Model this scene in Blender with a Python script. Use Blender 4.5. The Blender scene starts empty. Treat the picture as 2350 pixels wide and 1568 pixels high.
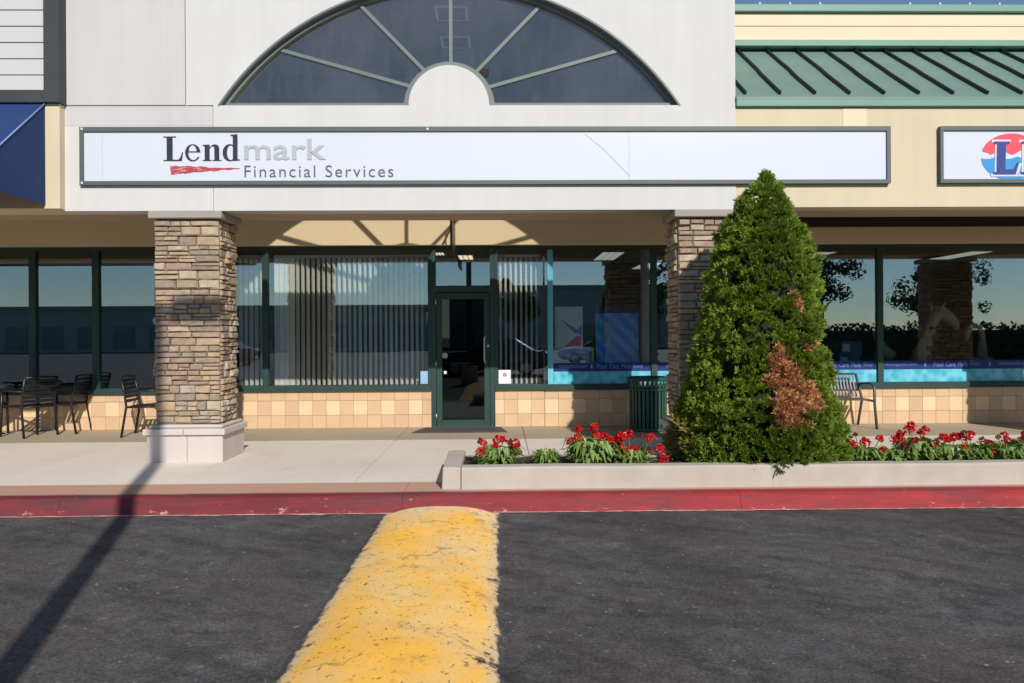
import bpy, bmesh, math, random
import numpy as np
from mathutils import Vector, Matrix, noise as mnoise

random.seed(7)
rng = np.random.default_rng(7)
S = bpy.context.scene
COL = S.collection

# ------------------------------------------------------------------ camera
CAM_Z = 1.58
psi, rho = 0.017, 0.0058
cam_d = bpy.data.cameras.new('camera')
cam = bpy.data.objects.new('camera', cam_d)
COL.objects.link(cam)
fwd = Vector((math.sin(psi), math.cos(psi), 0))
r0 = Vector((math.cos(psi), -math.sin(psi), 0))
u0 = Vector((0, 0, 1))
R = r0 * math.cos(rho) - u0 * math.sin(rho)
U = u0 * math.cos(rho) + r0 * math.sin(rho)
cam.matrix_world = Matrix(((R.x, U.x, -fwd.x, 0), (R.y, U.y, -fwd.y, 0), (R.z, U.z, -fwd.z, CAM_Z), (0, 0, 0, 1)))
cam_d.sensor_width = 36.0
cam_d.lens = 36.0 * 1700 / 2350
cam_d.shift_y = -14 / 2350
cam_d.clip_end = 2000
cam_d.clip_start = 0.05
S.camera = cam

# ------------------------------------------------------------------ sky, sun, exposure
SX, SZ = 0.318, 0.652                                    # sun offset per metre towards the camera side
SUN = Vector((SX, -1.0, SZ)).normalized()          # towards the sun
W = bpy.data.worlds.new('World')
S.world = W
W.use_nodes = True
wn = W.node_tree
bg = wn.nodes['Background']
sk = wn.nodes.new('ShaderNodeTexSky')
sk.sky_type = 'NISHITA'
sk.sun_disc = False
sk.sun_elevation = math.asin(SUN.z)
sk.sun_rotation = math.atan2(SUN.x, SUN.y)
sk.air_density = 1.0
sk.dust_density = 0.0
sk.ozone_density = 3.0
wn.links.new(sk.outputs[0], bg.inputs[0])
bg.inputs[1].default_value = 0.10
sun_d = bpy.data.lights.new('sun', 'SUN')
sun_d.energy = 4.5
sun_d.angle = math.radians(0.53)
sun_d.color = (1.0, 0.95, 0.88)
sun = bpy.data.objects.new('sun', sun_d)
COL.objects.link(sun)
sun.location = (6, -12, 14)
sun.rotation_euler = (-SUN).to_track_quat('-Z', 'Y').to_euler()
S.view_settings.view_transform = 'Standard'
S.view_settings.look = 'None'
S.view_settings.exposure = 0.0
S.view_settings.gamma = 1.0
S.view_settings.use_curve_mapping = False
S.cycles.use_denoising = True
S.cycles.max_bounces = 8
S.cycles.transparent_max_bounces = 24
S.cycles.sample_clamp_indirect = 6.0

# ------------------------------------------------------------------ material helpers
def lin(r, g, b, k=1.0):
    def f(c):
        c /= 255.0
        return c / 12.92 if c <= 0.04045 else ((c + 0.055) / 1.055) ** 2.4
    return (f(r) * k, f(g) * k, f(b) * k)

class NT:
    def __init__(self, name):
        self.m = bpy.data.materials.new(name)
        self.m.use_nodes = True
        self.t = self.m.node_tree
        self.b = self.t.nodes['Principled BSDF']
        self.out = self.t.nodes['Material Output']
        self._pos = None
    def n(self, kind, **kw):
        x = self.t.nodes.new(kind)
        for k, v in kw.items():
            setattr(x, k, v)
        return x
    def l(self, a, b):
        self.t.links.new(a, b)
    def pos(self):
        if self._pos is None:
            self._pos = self.n('ShaderNodeNewGeometry').outputs['Position']
        return self._pos
    def noise(self, scale, detail=4, rough=0.55, vec=None):
        s = scale if isinstance(scale, (tuple, list)) else (scale,) * 3
        mul = self.n('ShaderNodeVectorMath', operation='MULTIPLY')
        self.l(vec or self.pos(), mul.inputs[0])
        mul.inputs[1].default_value = s
        t = self.n('ShaderNodeTexNoise')
        t.inputs['Scale'].default_value = 1.0
        t.inputs['Detail'].default_value = detail
        t.inputs['Roughness'].default_value = rough
        self.l(mul.outputs[0], t.inputs['Vector'])
        return t.outputs['Fac']
    def math(self, op, a, b=None, clamp=False, c=None):
        x = self.n('ShaderNodeMath', operation=op, use_clamp=clamp)
        for i, v in enumerate((a, b, c)):
            if v is None:
                continue
            if isinstance(v, (int, float)):
                x.inputs[i].default_value = v
            else:
                self.l(v, x.inputs[i])
        return x.outputs[0]
    def rng(self, v, a, b, c=0.0, d=1.0):
        x = self.n('ShaderNodeMapRange', clamp=True)
        self.l(v, x.inputs[0])
        for i, k in enumerate((a, b, c, d)):
            x.inputs[i + 1].default_value = k
        return x.outputs[0]
    def mix(self, fac, a, b):
        x = self.n('ShaderNodeMix', data_type='RGBA')
        if isinstance(fac, (int, float)):
            x.inputs[0].default_value = fac
        else:
            self.l(fac, x.inputs[0])
        for i, v in ((6, a), (7, b)):
            if isinstance(v, tuple):
                x.inputs[i].default_value = (*v[:3], 1)
            else:
                self.l(v, x.inputs[i])
        return x.outputs[2]
    def val(self, col, v):
        x = self.n('ShaderNodeHueSaturation')
        if isinstance(col, tuple):
            x.inputs['Color'].default_value = (*col[:3], 1)
        else:
            self.l(col, x.inputs['Color'])
        self.l(v, x.inputs['Value'])
        return x.outputs[0]
    def bump(self, h, strength=0.2, dist=0.01):
        x = self.n('ShaderNodeBump')
        x.inputs['Strength'].default_value = strength
        x.inputs['Distance'].default_value = dist
        self.l(h, x.inputs['Height'])
        self.l(x.outputs[0], self.b.inputs['Normal'])
    def color(self, c):
        if isinstance(c, tuple):
            self.b.inputs['Base Color'].default_value = (*c[:3], 1)
        else:
            self.l(c, self.b.inputs['Base Color'])

def mat(name, col, rough=0.8, var=0.06, scale=3.0, bump=0.0, bscale=80.0, metal=0.0, spec=0.4, rnd=0.0, streak=0.0):
    k = NT(name)
    v = k.rng(k.noise(scale, 5), 0.25, 0.75, 1 - var, 1 + var)
    if streak:
        v = k.math('MULTIPLY', v, k.rng(k.noise((5, 5, 0.35), 5), 0.3, 0.7, 1 - streak, 1 + streak * 0.4))
    if rnd:
        oi = k.n('ShaderNodeObjectInfo')
        v = k.math('MULTIPLY', v, k.rng(oi.outputs['Random'], 0, 1, 1 - rnd, 1 + rnd))
    k.color(k.val(col, v))
    k.b.inputs['Roughness'].default_value = rough
    k.b.inputs['Metallic'].default_value = metal
    k.b.inputs['Specular IOR Level'].default_value = spec
    if bump:
        k.bump(k.noise(bscale, 4), bump, 0.01)
    return k.m

def glass(name, tint, base, dust=0.0, rough=0.0, gcol=(0.74, 0.90, 1.0)):
    k = NT(name)
    tr = k.n('ShaderNodeBsdfTransparent'); tr.inputs[0].default_value = (*tint, 1)
    gl = k.n('ShaderNodeBsdfGlossy'); gl.inputs['Roughness'].default_value = rough
    gl.inputs['Color'].default_value = (*gcol, 1)
    fr = k.n('ShaderNodeFresnel'); fr.inputs[0].default_value = 1.5
    f = k.math('ADD', fr.outputs[0], base, clamp=True)
    mx = k.n('ShaderNodeMixShader')
    k.l(f, mx.inputs[0]); k.l(tr.outputs[0], mx.inputs[1]); k.l(gl.outputs[0], mx.inputs[2])
    outp = mx.outputs[0]
    if dust:
        df = k.n('ShaderNodeBsdfDiffuse'); df.inputs[0].default_value = (0.55, 0.55, 0.55, 1)
        m2 = k.n('ShaderNodeMixShader')
        d = k.math('MULTIPLY', k.math('ADD', k.rng(k.noise((0.9, 0.9, 0.8), 3, 0.5), 0.3, 0.75, 0.2, 0.9), k.rng(k.noise((14, 14, 3.5), 6, 0.7), 0.4, 0.8, 0.0, 0.4)), dust)
        k.l(d, m2.inputs[0]); k.l(outp, m2.inputs[1]); k.l(df.outputs[0], m2.inputs[2])
        outp = m2.outputs[0]
    k.l(outp, k.out.inputs[0])
    return k.m

def emit(name, col, e):
    k = NT(name)
    k.b.inputs['Base Color'].default_value = (*col, 1)
    k.b.inputs['Emission Color'].default_value = (*col, 1)
    k.b.inputs['Emission Strength'].default_value = e
    return k.m

# ------------------------------------------------------------------ mesh helpers
class MB:
    def __init__(s):
        s.v = []; s.f = []; s.sm = []
    def add(s, vs, fs, smooth=False):
        o = len(s.v)
        s.v += [tuple(p) for p in vs]
        s.f += [tuple(i + o for i in f) for f in fs]
        s.sm += [smooth] * len(fs)
        return s
    def box(s, x0, x1, y0, y1, z0, z1):
        return s.add([(x0, y0, z0), (x1, y0, z0), (x1, y1, z0), (x0, y1, z0), (x0, y0, z1), (x1, y0, z1), (x1, y1, z1), (x0, y1, z1)],
                     [(0, 3, 2, 1), (4, 5, 6, 7), (0, 1, 5, 4), (1, 2, 6, 5), (2, 3, 7, 6), (3, 0, 4, 7)])
    def hexa(s, p):     # 8 points, same order as box
        return s.add(p, [(0, 3, 2, 1), (4, 5, 6, 7), (0, 1, 5, 4), (1, 2, 6, 5), (2, 3, 7, 6), (3, 0, 4, 7)])
    def bar(s, a, b, w, h, up=(0, 0, 1)):
        a, b = Vector(a), Vector(b)
        d = (b - a).normalized()
        sd = d.cross(Vector(up))
        if sd.length < 1e-4:
            sd = d.cross(Vector((1, 0, 0)))
        sd.normalize(); u = sd.cross(d)
        sd *= w / 2; u *= h / 2
        return s.hexa([a - sd - u, a + sd - u, b + sd - u, b - sd - u, a - sd + u, a + sd + u, b + sd + u, b - sd + u])
    def tube(s, pts, rad, n=8, cap=True, smooth=True):
        pts = [Vector(p) for p in pts]
        if isinstance(rad, (int, float)):
            rad = [rad] * len(pts)
        rings = []
        prev = None
        for i, p in enumerate(pts):
            d = (pts[min(i + 1, len(pts) - 1)] - pts[max(i - 1, 0)]).normalized()
            if prev is None:
                a = d.cross(Vector((0, 0, 1)))
                if a.length < 0.1:
                    a = d.cross(Vector((1, 0, 0)))
            else:
                a = prev - d * prev.dot(d)
            a.normalize(); prev = a.copy(); b = d.cross(a)
            rings.append([p + (a * math.cos(t) + b * math.sin(t)) * rad[i] for t in [2 * math.pi * k / n for k in range(n)]])
        vs = [q for r in rings for q in r]
        fs = [(i * n + k, i * n + (k + 1) % n, (i + 1) * n + (k + 1) % n, (i + 1) * n + k) for i in range(len(pts) - 1) for k in range(n)]
        s.add(vs, fs, smooth)
        if cap:
            o = len(s.v) - len(vs)
            s.f += [tuple(o + k for k in reversed(range(n))), tuple(o + (len(pts) - 1) * n + k for k in range(n))]
            s.sm += [False, False]
        return s
    def lathe(s, prof, c=(0, 0, 0), n=24, smooth=True, cap=True):
        vs = [(c[0] + r * math.cos(2 * math.pi * k / n), c[1] + r * math.sin(2 * math.pi * k / n), c[2] + z) for r, z in prof for k in range(n)]
        fs = [(i * n + k, i * n + (k + 1) % n, (i + 1) * n + (k + 1) % n, (i + 1) * n + k) for i in range(len(prof) - 1) for k in range(n)]
        s.add(vs, fs, smooth)
        if cap:
            o = len(s.v) - len(vs)
            s.f += [tuple(o + k for k in reversed(range(n))), tuple(o + (len(prof) - 1) * n + k for k in range(n))]
            s.sm += [False, False]
        return s
    def mesh(s, name, m, bevel=0.0, seg=2):
        me = bpy.data.meshes.new(name)
        me.from_pydata(s.v, [], s.f)
        if any(s.sm):
            me.polygons.foreach_set('use_smooth', s.sm)
        if bevel:
            bm = bmesh.new(); bm.from_mesh(me)
            bmesh.ops.bevel(bm, geom=bm.edges[:], offset=bevel, segments=seg, profile=0.5, affect='EDGES', clamp_overlap=True)
            bm.to_mesh(me); bm.free()
        me.materials.append(m)
        me.update()
        return me

def link(name, me, parent=None, loc=None):
    o = bpy.data.objects.new(name, me)
    COL.objects.link(o)
    if parent is not None:
        o.parent = parent
        if parent.parent is None:
            o.matrix_parent_inverse = Matrix.Translation(-parent.location)
    if loc is not None:
        o.location = loc
    return o

def tag(o, label=None, cat=None, group=None, kind=None):
    if label: o['label'] = label
    if cat: o['category'] = cat
    if group: o['group'] = group
    if kind: o['kind'] = kind
    return o

def thing(name, label, cat, loc=(0, 0, 0), group=None):
    o = bpy.data.objects.new(name, None)
    o.empty_display_size = 0.2
    o.location = loc
    COL.objects.link(o)
    return tag(o, label, cat, group)

def obj(name, mb, m, parent=None, bevel=0.0, seg=2):
    return link(name, mb.mesh(name, m, bevel, seg), parent)

def box(name, m, parent, x0, x1, y0, y1, z0, z1, bevel=0.0):
    return obj(name, MB().box(x0, x1, y0, y1, z0, z1), m, parent, bevel, 1)

def copy_tree(o, parent=None):
    c = o.copy()
    COL.objects.link(c)
    if parent is not None:
        c.parent = parent
    for ch in list(o.children):
        copy_tree(ch, c)
    return c

def poly_mesh(name, loops, y, depth, m, ztop=None):
    """flat outlines (x,z) with holes, extruded in y from y to y+depth"""
    cu = bpy.data.curves.new(name, 'CURVE')
    cu.dimensions = '2D'; cu.fill_mode = 'BOTH'; cu.extrude = depth / 2
    for lp in loops:
        sp = cu.splines.new('POLY'); sp.points.add(len(lp) - 1); sp.use_cyclic_u = True
        for p, (a, b) in zip(sp.points, lp):
            p.co = (a, b, 0, 1)
    return curve_to_mesh(name, cu, y + depth / 2, m)

def curve_to_mesh(name, cu, y, m, off=(0, 0)):
    t = bpy.data.objects.new('tmp', cu)
    COL.objects.link(t)
    dg = bpy.context.evaluated_depsgraph_get()
    dg.update()
    me = bpy.data.meshes.new_from_object(t.evaluated_get(dg))
    bpy.data.objects.remove(t)
    bpy.data.curves.remove(cu)
    me.name = name
    me.transform(Matrix.Translation((off[0], y, off[1])) @ Matrix.Rotation(math.pi / 2, 4, 'X'))
    me.materials.clear(); me.materials.append(m)
    return me

def text_mesh(name, s, x0, z0, width, y, m, height=None, space=1.0, bold=0.0, depth=0.004, shear=0.0):
    cu = bpy.data.curves.new(name, 'FONT')
    cu.body = s; cu.size = 1.0; cu.space_character = space; cu.offset = bold; cu.extrude = 0.5; cu.shear = shear
    me = curve_to_mesh(name, cu, 0, m)
    co = np.empty(len(me.vertices) * 3); me.vertices.foreach_get('co', co); co = co.reshape(-1, 3)
    a, b = co.min(0), co.max(0)
    sx = width / (b[0] - a[0])
    sz = (height / (b[2] - a[2])) if height else sx
    co[:, 0] = x0 + (co[:, 0] - a[0]) * sx
    co[:, 2] = z0 + (co[:, 2] - (a[2] if height else 0)) * sz
    co[:, 1] = y + co[:, 1] * depth - depth / 2
    me.vertices.foreach_set('co', co.ravel()); me.update()
    return me

# ------------------------------------------------------------------ materials
m_white = mat('painted_stucco_white', (0.615, 0.603, 0.583), 0.9, 0.035, 1.2, 0.25, 220, streak=0.045)
m_pink = mat('painted_stucco_rosy_grey', (0.565, 0.542, 0.532), 0.9, 0.035, 1.2, 0.25, 220, streak=0.05)
m_cream = mat('painted_stucco_cream', lin(228, 212, 180, 0.84), 0.9, 0.04, 0.9, 0.25, 220, streak=0.05)
m_soffit = mat('painted_soffit_tan', lin(188, 168, 138, 0.8), 0.9, 0.04, 0.8, 0.1, 120)
m_wallcream = mat('painted_wall_cream', lin(226, 205, 165, 0.92), 0.9, 0.03, 0.8, 0.1, 120)
m_winframe = mat('dark_green_anodised', (0.012, 0.044, 0.037), 0.6, 0.1, 4, spec=0.5)
m_archframe = mat('grey_green_enamel', lin(118, 128, 124, 0.8), 0.5, 0.06, 3)
m_signframe = mat('grey_enamel', lin(98, 106, 104, 0.8), 0.5, 0.08, 3)
m_sign = mat('white_acrylic', (0.615, 0.64, 0.70), 0.35, 0.012, 0.7, spec=0.3)
m_ink = mat('navy_black_vinyl', (0.025, 0.028, 0.04), 0.5)
m_greyink = mat('pale_grey_vinyl', lin(186, 191, 193, 0.85), 0.5)
m_midink = mat('mid_grey_vinyl', lin(105, 105, 110, 0.8), 0.5)
k = NT('brick_red_brushed_vinyl')
k.color(k.mix(k.rng(k.noise((9, 9, 75), 5, 0.7), 0.54, 0.62), lin(192, 66, 72, 0.8), lin(226, 190, 196, 0.8)))
k.b.inputs['Roughness'].default_value = 0.5
m_redink = k.m
m_logored = mat('logo_red_vinyl', lin(235, 80, 95, 0.85), 0.5)
m_logoblue = mat('logo_blue_vinyl', lin(45, 65, 140, 0.85), 0.5)
m_logosky = mat('logo_sky_vinyl', lin(55, 150, 215, 0.85), 0.5)
m_tile = mat('tan_tile', lin(226, 190, 150, 0.80), 0.55, 0.05, 5, 0.1, 90, rnd=0.055)
m_tilelight = mat('light_tan_tile', lin(246, 210, 166, 0.84), 0.55, 0.04, 5, 0.1, 90, rnd=0.04)
m_grout = mat('tan_grout', lin(205, 168, 130, 0.76), 0.9)
m_cast = mat('cast_stone_pink_white', lin(222, 210, 202, 0.74), 0.85, 0.05, 4, 0.25, 120, rnd=0.03)
m_capstone = mat('cast_stone_grey', lin(170, 160, 152, 0.85), 0.85, 0.06, 4, 0.25, 120)
m_siding = mat('pale_grey_siding', lin(205, 205, 204, 0.86), 0.7, 0.02, 2, rnd=0.015)
m_cboard = mat('cream_siding', lin(240, 222, 190, 0.84), 0.75, 0.02, 2)
m_darktrim = mat('charcoal_trim', (0.045, 0.05, 0.054), 0.6, 0.12, 3)
m_roof = mat('green_standing_seam_metal', lin(128, 156, 144, 0.72), 0.5, 0.07, 3, 0.05, 200, spec=0.4)
m_rooftrim = mat('green_trim_metal', lin(125, 168, 152, 0.74), 0.5, 0.05, 3)
m_ribs = mat('shade_painted_seam_metal', (0.010, 0.022, 0.018), 0.5, 0.05, 3)  # near-black green puts the shade on the seam sides into the colour
m_navyfab = mat('navy_canvas', lin(30, 60, 112, 0.85), 0.85, 0.08, 5, 0.15, 300)
m_piping = mat('pale_blue_piping', lin(140, 165, 215, 0.8), 0.8)
m_redbrown = mat('dark_red_brown', (0.028, 0.012, 0.008), 0.7, 0.2, 6)
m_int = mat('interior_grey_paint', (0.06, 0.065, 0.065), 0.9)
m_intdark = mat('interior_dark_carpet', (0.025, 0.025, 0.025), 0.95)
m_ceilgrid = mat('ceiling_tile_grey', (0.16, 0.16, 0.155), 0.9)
m_blind = mat('ivory_blind_fabric', (0.80, 0.78, 0.68), 0.8, 0.04, 3, rnd=0.05)
m_alu = mat('brushed_aluminium', (0.5, 0.5, 0.5), 0.35, 0.05, 20, metal=0.9)
m_black = mat('black_powder_coat', (0.012, 0.013, 0.014), 0.4, 0.1, 20, spec=0.5)
m_bench = mat('grey_powder_coat', (0.07, 0.075, 0.082), 0.4, 0.1, 20, spec=0.5)
m_cangreen = mat('forest_green_powder_coat', (0.022, 0.075, 0.06), 0.4, 0.1, 20, spec=0.5)
m_rubber = mat('dark_rubber_mat', (0.07, 0.062, 0.055), 0.9, 0.15, 12, 0.3, 160)
m_paper = mat('white_paper', (0.75, 0.76, 0.8), 0.7)
m_paperblue = mat('pale_blue_paper', lin(150, 190, 220, 0.85), 0.7)
m_pinkink = mat('pink_ink', lin(225, 150, 165, 0.8), 0.7)
m_navyband = mat('navy_vinyl_band', lin(10, 42, 112, 0.9), 0.5)
m_bandtext = mat('pale_blue_lettering', lin(120, 145, 210, 0.85), 0.6)
m_tealstrip = mat('teal_vinyl', lin(110, 195, 215, 0.85), 0.5)
m_soil = mat('dark_mulch', (0.035, 0.024, 0.018), 1.0, 0.4, 30, 0.6, 60)
m_kerbwhite = mat('planter_concrete', lin(214, 202, 188, 0.68), 0.9, 0.09, 3, 0.3, 160, streak=0.05)
m_vault = mat('vault_shade_tone', (0.115, 0.118, 0.112), 0.9, 0.1, 1.5)  # dim unlit look of the space behind the arch put into its colour
g_win = glass('shop_glass', (0.98, 0.99, 0.985), 0.115)
g_door = glass('door_glass', (0.45, 0.5, 0.5), 0.0)
g_arch = glass('arch_glass', (0.98, 0.98, 0.985), 0.03, dust=0.06, gcol=(0.95, 0.97, 1.0))

# concrete paving
def concrete(name, c, stain):
    k = NT(name)
    v = k.rng(k.noise(0.55, 6, 0.6), 0.25, 0.75, 1 - stain, 1 + stain * 0.7)
    v = k.math('MULTIPLY', v, k.rng(k.noise(35, 4), 0.3, 0.7, 0.95, 1.05))
    v = k.math('MULTIPLY', v, k.rng(k.noise((1.5, 6, 3), 6, 0.7), 0.62, 0.78, 1.0, 0.86))
    oi = k.n('ShaderNodeObjectInfo')
    v = k.math('MULTIPLY', v, k.rng(oi.outputs['Random'], 0, 1, 0.96, 1.04))
    vs_ = k.n('ShaderNodeTexVoronoi'); vs_.inputs['Scale'].default_value = 2.6; k.l(k.pos(), vs_.inputs['Vector'])
    v = k.math('MULTIPLY', v, k.rng(vs_.outputs['Distance'], 0.03, 0.07, 0.72, 1.0))
    v = k.math('MULTIPLY', v, k.rng(k.noise((2.4, 1.6, 1), 7, 0.7), 0.58, 0.72, 1.0, 0.88))
    k.color(k.val(c, v))
    k.b.inputs['Roughness'].default_value = 0.9
    k.bump(k.noise(260, 3), 0.25, 0.004)
    return k.m
m_conc = concrete('pale_concrete', lin(214, 203, 188, 1.08), 0.10)
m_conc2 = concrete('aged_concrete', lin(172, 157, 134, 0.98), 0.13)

# asphalt
def asphalt(name):
    k = NT(name)
    base = k.math('ADD', k.rng(k.noise(0.6, 7, 0.62), 0.3, 0.7, 0.62, 1.25), k.math('MULTIPLY', k.rng(k.noise((1.3, 1.0, 1), 8, 0.8), 0.52, 0.66), 0.55))
    fine = k.rng(k.noise(55, 3, 0.75), 0.34, 0.68, 0.5, 1.5)
    med = k.rng(k.noise((7, 8, 4), 9, 0.85), 0.3, 0.7, 0.5, 1.55)
    dg = k.n('ShaderNodeVectorRotate', rotation_type='Z_AXIS'); dg.inputs['Angle'].default_value = 0.5; k.l(k.pos(), dg.inputs['Vector'])
    strk = k.rng(k.noise((0.9, 4.5, 1), 7, 0.75, vec=dg.outputs[0]), 0.48, 0.66, 1.05, 0.60)
    v = k.math('MULTIPLY', k.math('MULTIPLY', base, fine), k.math('MULTIPLY', med, strk))
    col = k.mix(k.rng(k.noise(1.1, 4), 0.35, 0.65), k.val(lin(75, 69, 67, 1.2), v), k.val(lin(70, 70, 70, 1.2), v))
    # pale grit
    vo = k.n('ShaderNodeTexVoronoi'); vo.inputs['Scale'].default_value = 26
    k.l(k.pos(), vo.inputs['Vector'])
    grit = k.math('MULTIPLY', k.rng(vo.outputs['Distance'], 0.14, 0.32, 1, 0), k.rng(k.noise(11, 4, 0.75), 0.56, 0.64))
    col = k.mix(k.math('MULTIPLY', grit, 0.8), col, (0.36, 0.35, 0.33))
    # hairline cracks
    v2 = k.n('ShaderNodeTexVoronoi', feature='DISTANCE_TO_EDGE'); v2.inputs['Scale'].default_value = 0.8
    w = k.n('ShaderNodeVectorMath', operation='ADD'); k.l(k.pos(), w.inputs[0])
    nv = k.n('ShaderNodeTexNoise'); nv.inputs['Scale'].default_value = 1.8; nv.inputs['Detail'].default_value = 6
    sc = k.n('ShaderNodeVectorMath', operation='SCALE'); k.l(k.pos(), nv.inputs['Vector']); k.l(nv.outputs['Color'], sc.inputs[0]); sc.inputs['Scale'].default_value = 1.1
    k.l(sc.outputs[0], w.inputs[1]); k.l(w.outputs[0], v2.inputs['Vector'])
    cr = k.math('MULTIPLY', k.rng(v2.outputs['Distance'], 0.0, 0.016, 1, 0), k.rng(k.noise(0.9, 3), 0.46, 0.56))
    col = k.mix(k.math('MULTIPLY', cr, 0.5), col, (0.018, 0.017, 0.017))
    k.b.inputs['Roughness'].default_value = 0.88
    k.b.inputs['Specular IOR Level'].default_value = 0.3
    k.bump(k.noise(70, 4, 0.75), 0.3, 0.005)
    return k, col
k, c_ = asphalt('asphalt'); k.color(c_); m_asph = k.m

# yellow worn paint over asphalt on the speed hump
k, c_ = asphalt('worn_yellow_paint_on_asphalt')
sx = k.n('ShaderNodeSeparateXYZ'); k.l(k.pos(), sx.inputs[0])
ax = k.math('ABSOLUTE', k.math('ADD', sx.outputs[0], 0.515))
edge = k.math('ADD', ax, k.math('MULTIPLY', k.math('SUBTRACT', k.noise((9, 5, 4), 8, 0.8), 0.5), 0.15))
mask = k.rng(edge, 0.482, 0.502, 1, 0)
fray = k.math('MULTIPLY', k.rng(ax, 0.40, 0.52, 0, 1), 0.11)
chips = k.rng(k.math('ADD', k.noise((6, 9, 5), 8, 0.82), fray), 0.616, 0.65, 1, 0)
specks = k.math('MULTIPLY', k.rng(k.noise((38, 24, 30), 3, 0.6), 0.632, 0.67, 1, 0.3), k.rng(k.noise((14, 15, 9), 4, 0.75), 0.628, 0.66, 1, 0.3))
scuff = k.rng(k.noise((3.2, 3.6, 1), 8, 0.8), 0.56, 0.74, 1.0, 0.30)
yv = k.math('MULTIPLY', k.rng(k.noise(1.2, 5), 0.3, 0.7, 0.92, 1.06), k.rng(k.noise(60, 3), 0.3, 0.7, 0.94, 1.05))
ycol = k.mix(k.rng(k.noise((2.0, 1.3, 1), 6, 0.65), 0.38, 0.62), lin(250, 188, 74, 1.04), lin(238, 200, 134, 1.0))
ycol = k.mix(k.rng(k.math('ADD', sx.outputs[1], k.math('MULTIPLY', k.noise(5, 4), 0.35)), 6.25, 6.75, 0, 0.85), ycol, lin(240, 212, 175, 0.98))
ycol = k.mix(k.math('MULTIPLY', k.rng(k.math('ADD', ax, k.math('MULTIPLY', k.noise(9, 4), 0.12)), 0.47, 0.54), 0.7), ycol, lin(225, 200, 165, 0.9))
ycol = k.val(ycol, yv)
cw = k.n('ShaderNodeTexWave', wave_type='BANDS', bands_direction='Y'); cw.inputs['Scale'].default_value = 0.62; cw.inputs['Distortion'].default_value = 14; cw.inputs['Detail'].default_value = 6; cw.inputs['Detail Scale'].default_value = 1.3
k.l(k.pos(), cw.inputs['Vector'])
crk = k.math('MULTIPLY', k.rng(cw.outputs['Fac'], 0.0, 0.012, 1, 0), k.rng(k.noise((3, 2, 1), 4), 0.46, 0.58))
chips = k.math('MULTIPLY', chips, k.math('SUBTRACT', 1.0, k.math('MULTIPLY', crk, 0.4)))
keep = k.math('MULTIPLY', k.math('MULTIPLY', mask, chips), k.math('MULTIPLY', specks, scuff))
k.color(k.mix(keep, c_, ycol)); m_hump = k.m

# red kerb paint
k = NT('worn_red_kerb_paint')
geo = k.n('ShaderNodeNewGeometry')
nz = k.n('ShaderNodeSeparateXYZ'); k.l(geo.outputs['Normal'], nz.inputs[0])
ps = k.n('ShaderNodeSeparateXYZ'); k.l(k.pos(), ps.inputs[0])
redv = k.rng(k.noise((1.2, 5, 10), 6, 0.7), 0.3, 0.7, 0.55, 1.15)
red = k.val(k.mix(k.rng(ps.outputs[0], -2.5, 2.5), lin(140, 42, 50, 0.78), lin(182, 40, 46, 0.80)), redv)
grime = k.rng(k.noise((1.1, 5, 9), 8, 0.8), 0.45, 0.60)
grime = k.math('MULTIPLY', grime, k.rng(ps.outputs[0], -4, 5, 0.85, 0.55))
red = k.mix(grime, red, lin(84, 56, 58, 0.75))
chip_ = k.rng(k.math('ADD', k.noise((6, 9, 14), 7, 0.8), k.rng(ps.outputs[2], 0.0, 0.06, 0.06, 0.0)), 0.635, 0.665)
red = k.mix(k.math('MULTIPLY', chip_, 0.8), red, lin(205, 165, 150, 0.8))
worn = k.mix(k.rng(k.noise((2, 5, 5), 6, 0.7), 0.35, 0.65), lin(208, 150, 126, 0.9), lin(186, 160, 136, 0.9))
top = k.math('MULTIPLY', k.rng(nz.outputs[2], 0.85, 0.95), k.rng(k.math('ADD', ps.outputs[1], k.math('MULTIPLY', k.noise((3, 3, 3), 4), 0.05)), 6.80, 6.86))
k.color(k.mix(top, red, worn))
k.b.inputs['Roughness'].default_value = 0.75
k.bump(k.noise(90, 4), 0.3, 0.006)
m_kerb = k.m

# ledge stone
k = NT('ledge_stone')
oi = k.n('ShaderNodeObjectInfo')
cr = k.n('ShaderNodeValToRGB'); k.l(oi.outputs['Random'], cr.inputs[0])
els = [(0.0, (178, 150, 122)), (0.14, (196, 170, 140)), (0.28, (164, 132, 104)), (0.42, (190, 176, 158)), (0.54, (206, 172, 128)), (0.66, (150, 128, 112)), (0.78, (216, 196, 168)), (0.90, (172, 138, 118)), (1.0, (128, 112, 104))]
cr.color_ramp.interpolation = 'CONSTANT'
while len(cr.color_ramp.elements) < len(els):
    cr.color_ramp.elements.new(0.5)
for e, (p, c) in zip(cr.color_ramp.elements, els):
    e.position = p; e.color = (*lin(*[v_ * 0.5 + 0.5 * w_ for v_, w_ in zip(c, (178, 160, 140))], 0.82), 1)
v = k.math('MULTIPLY', k.rng(k.noise(16, 6, 0.7), 0.3, 0.7, 0.78, 1.2), k.rng(k.noise(70, 3, 0.7), 0.3, 0.7, 0.86, 1.14))
k.color(k.val(cr.outputs[0], v)); k.b.inputs['Roughness'].default_value = 0.9
k.bump(k.noise(55, 5, 0.7), 0.5, 0.012)
m_stone = k.m
m_mortar = mat('grey_brown_mortar', (0.30, 0.265, 0.235), 1.0, 0.2, 20, 0.3, 80)  # one grey-brown tone behind the stones and under the slabs

# pool water print
k = NT('pool_water_print')
vo = k.n('ShaderNodeTexVoronoi', feature='SMOOTH_F1'); vo.inputs['Scale'].default_value = 9
k.l(k.pos(), vo.inputs['Vector'])
k.color(k.mix(k.rng(vo.outputs['Distance'], 0.25, 0.75), lin(70, 180, 205, 0.85), lin(130, 215, 235, 0.9)))
k.b.inputs['Roughness'].default_value = 0.4
m_water = k.m
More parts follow.
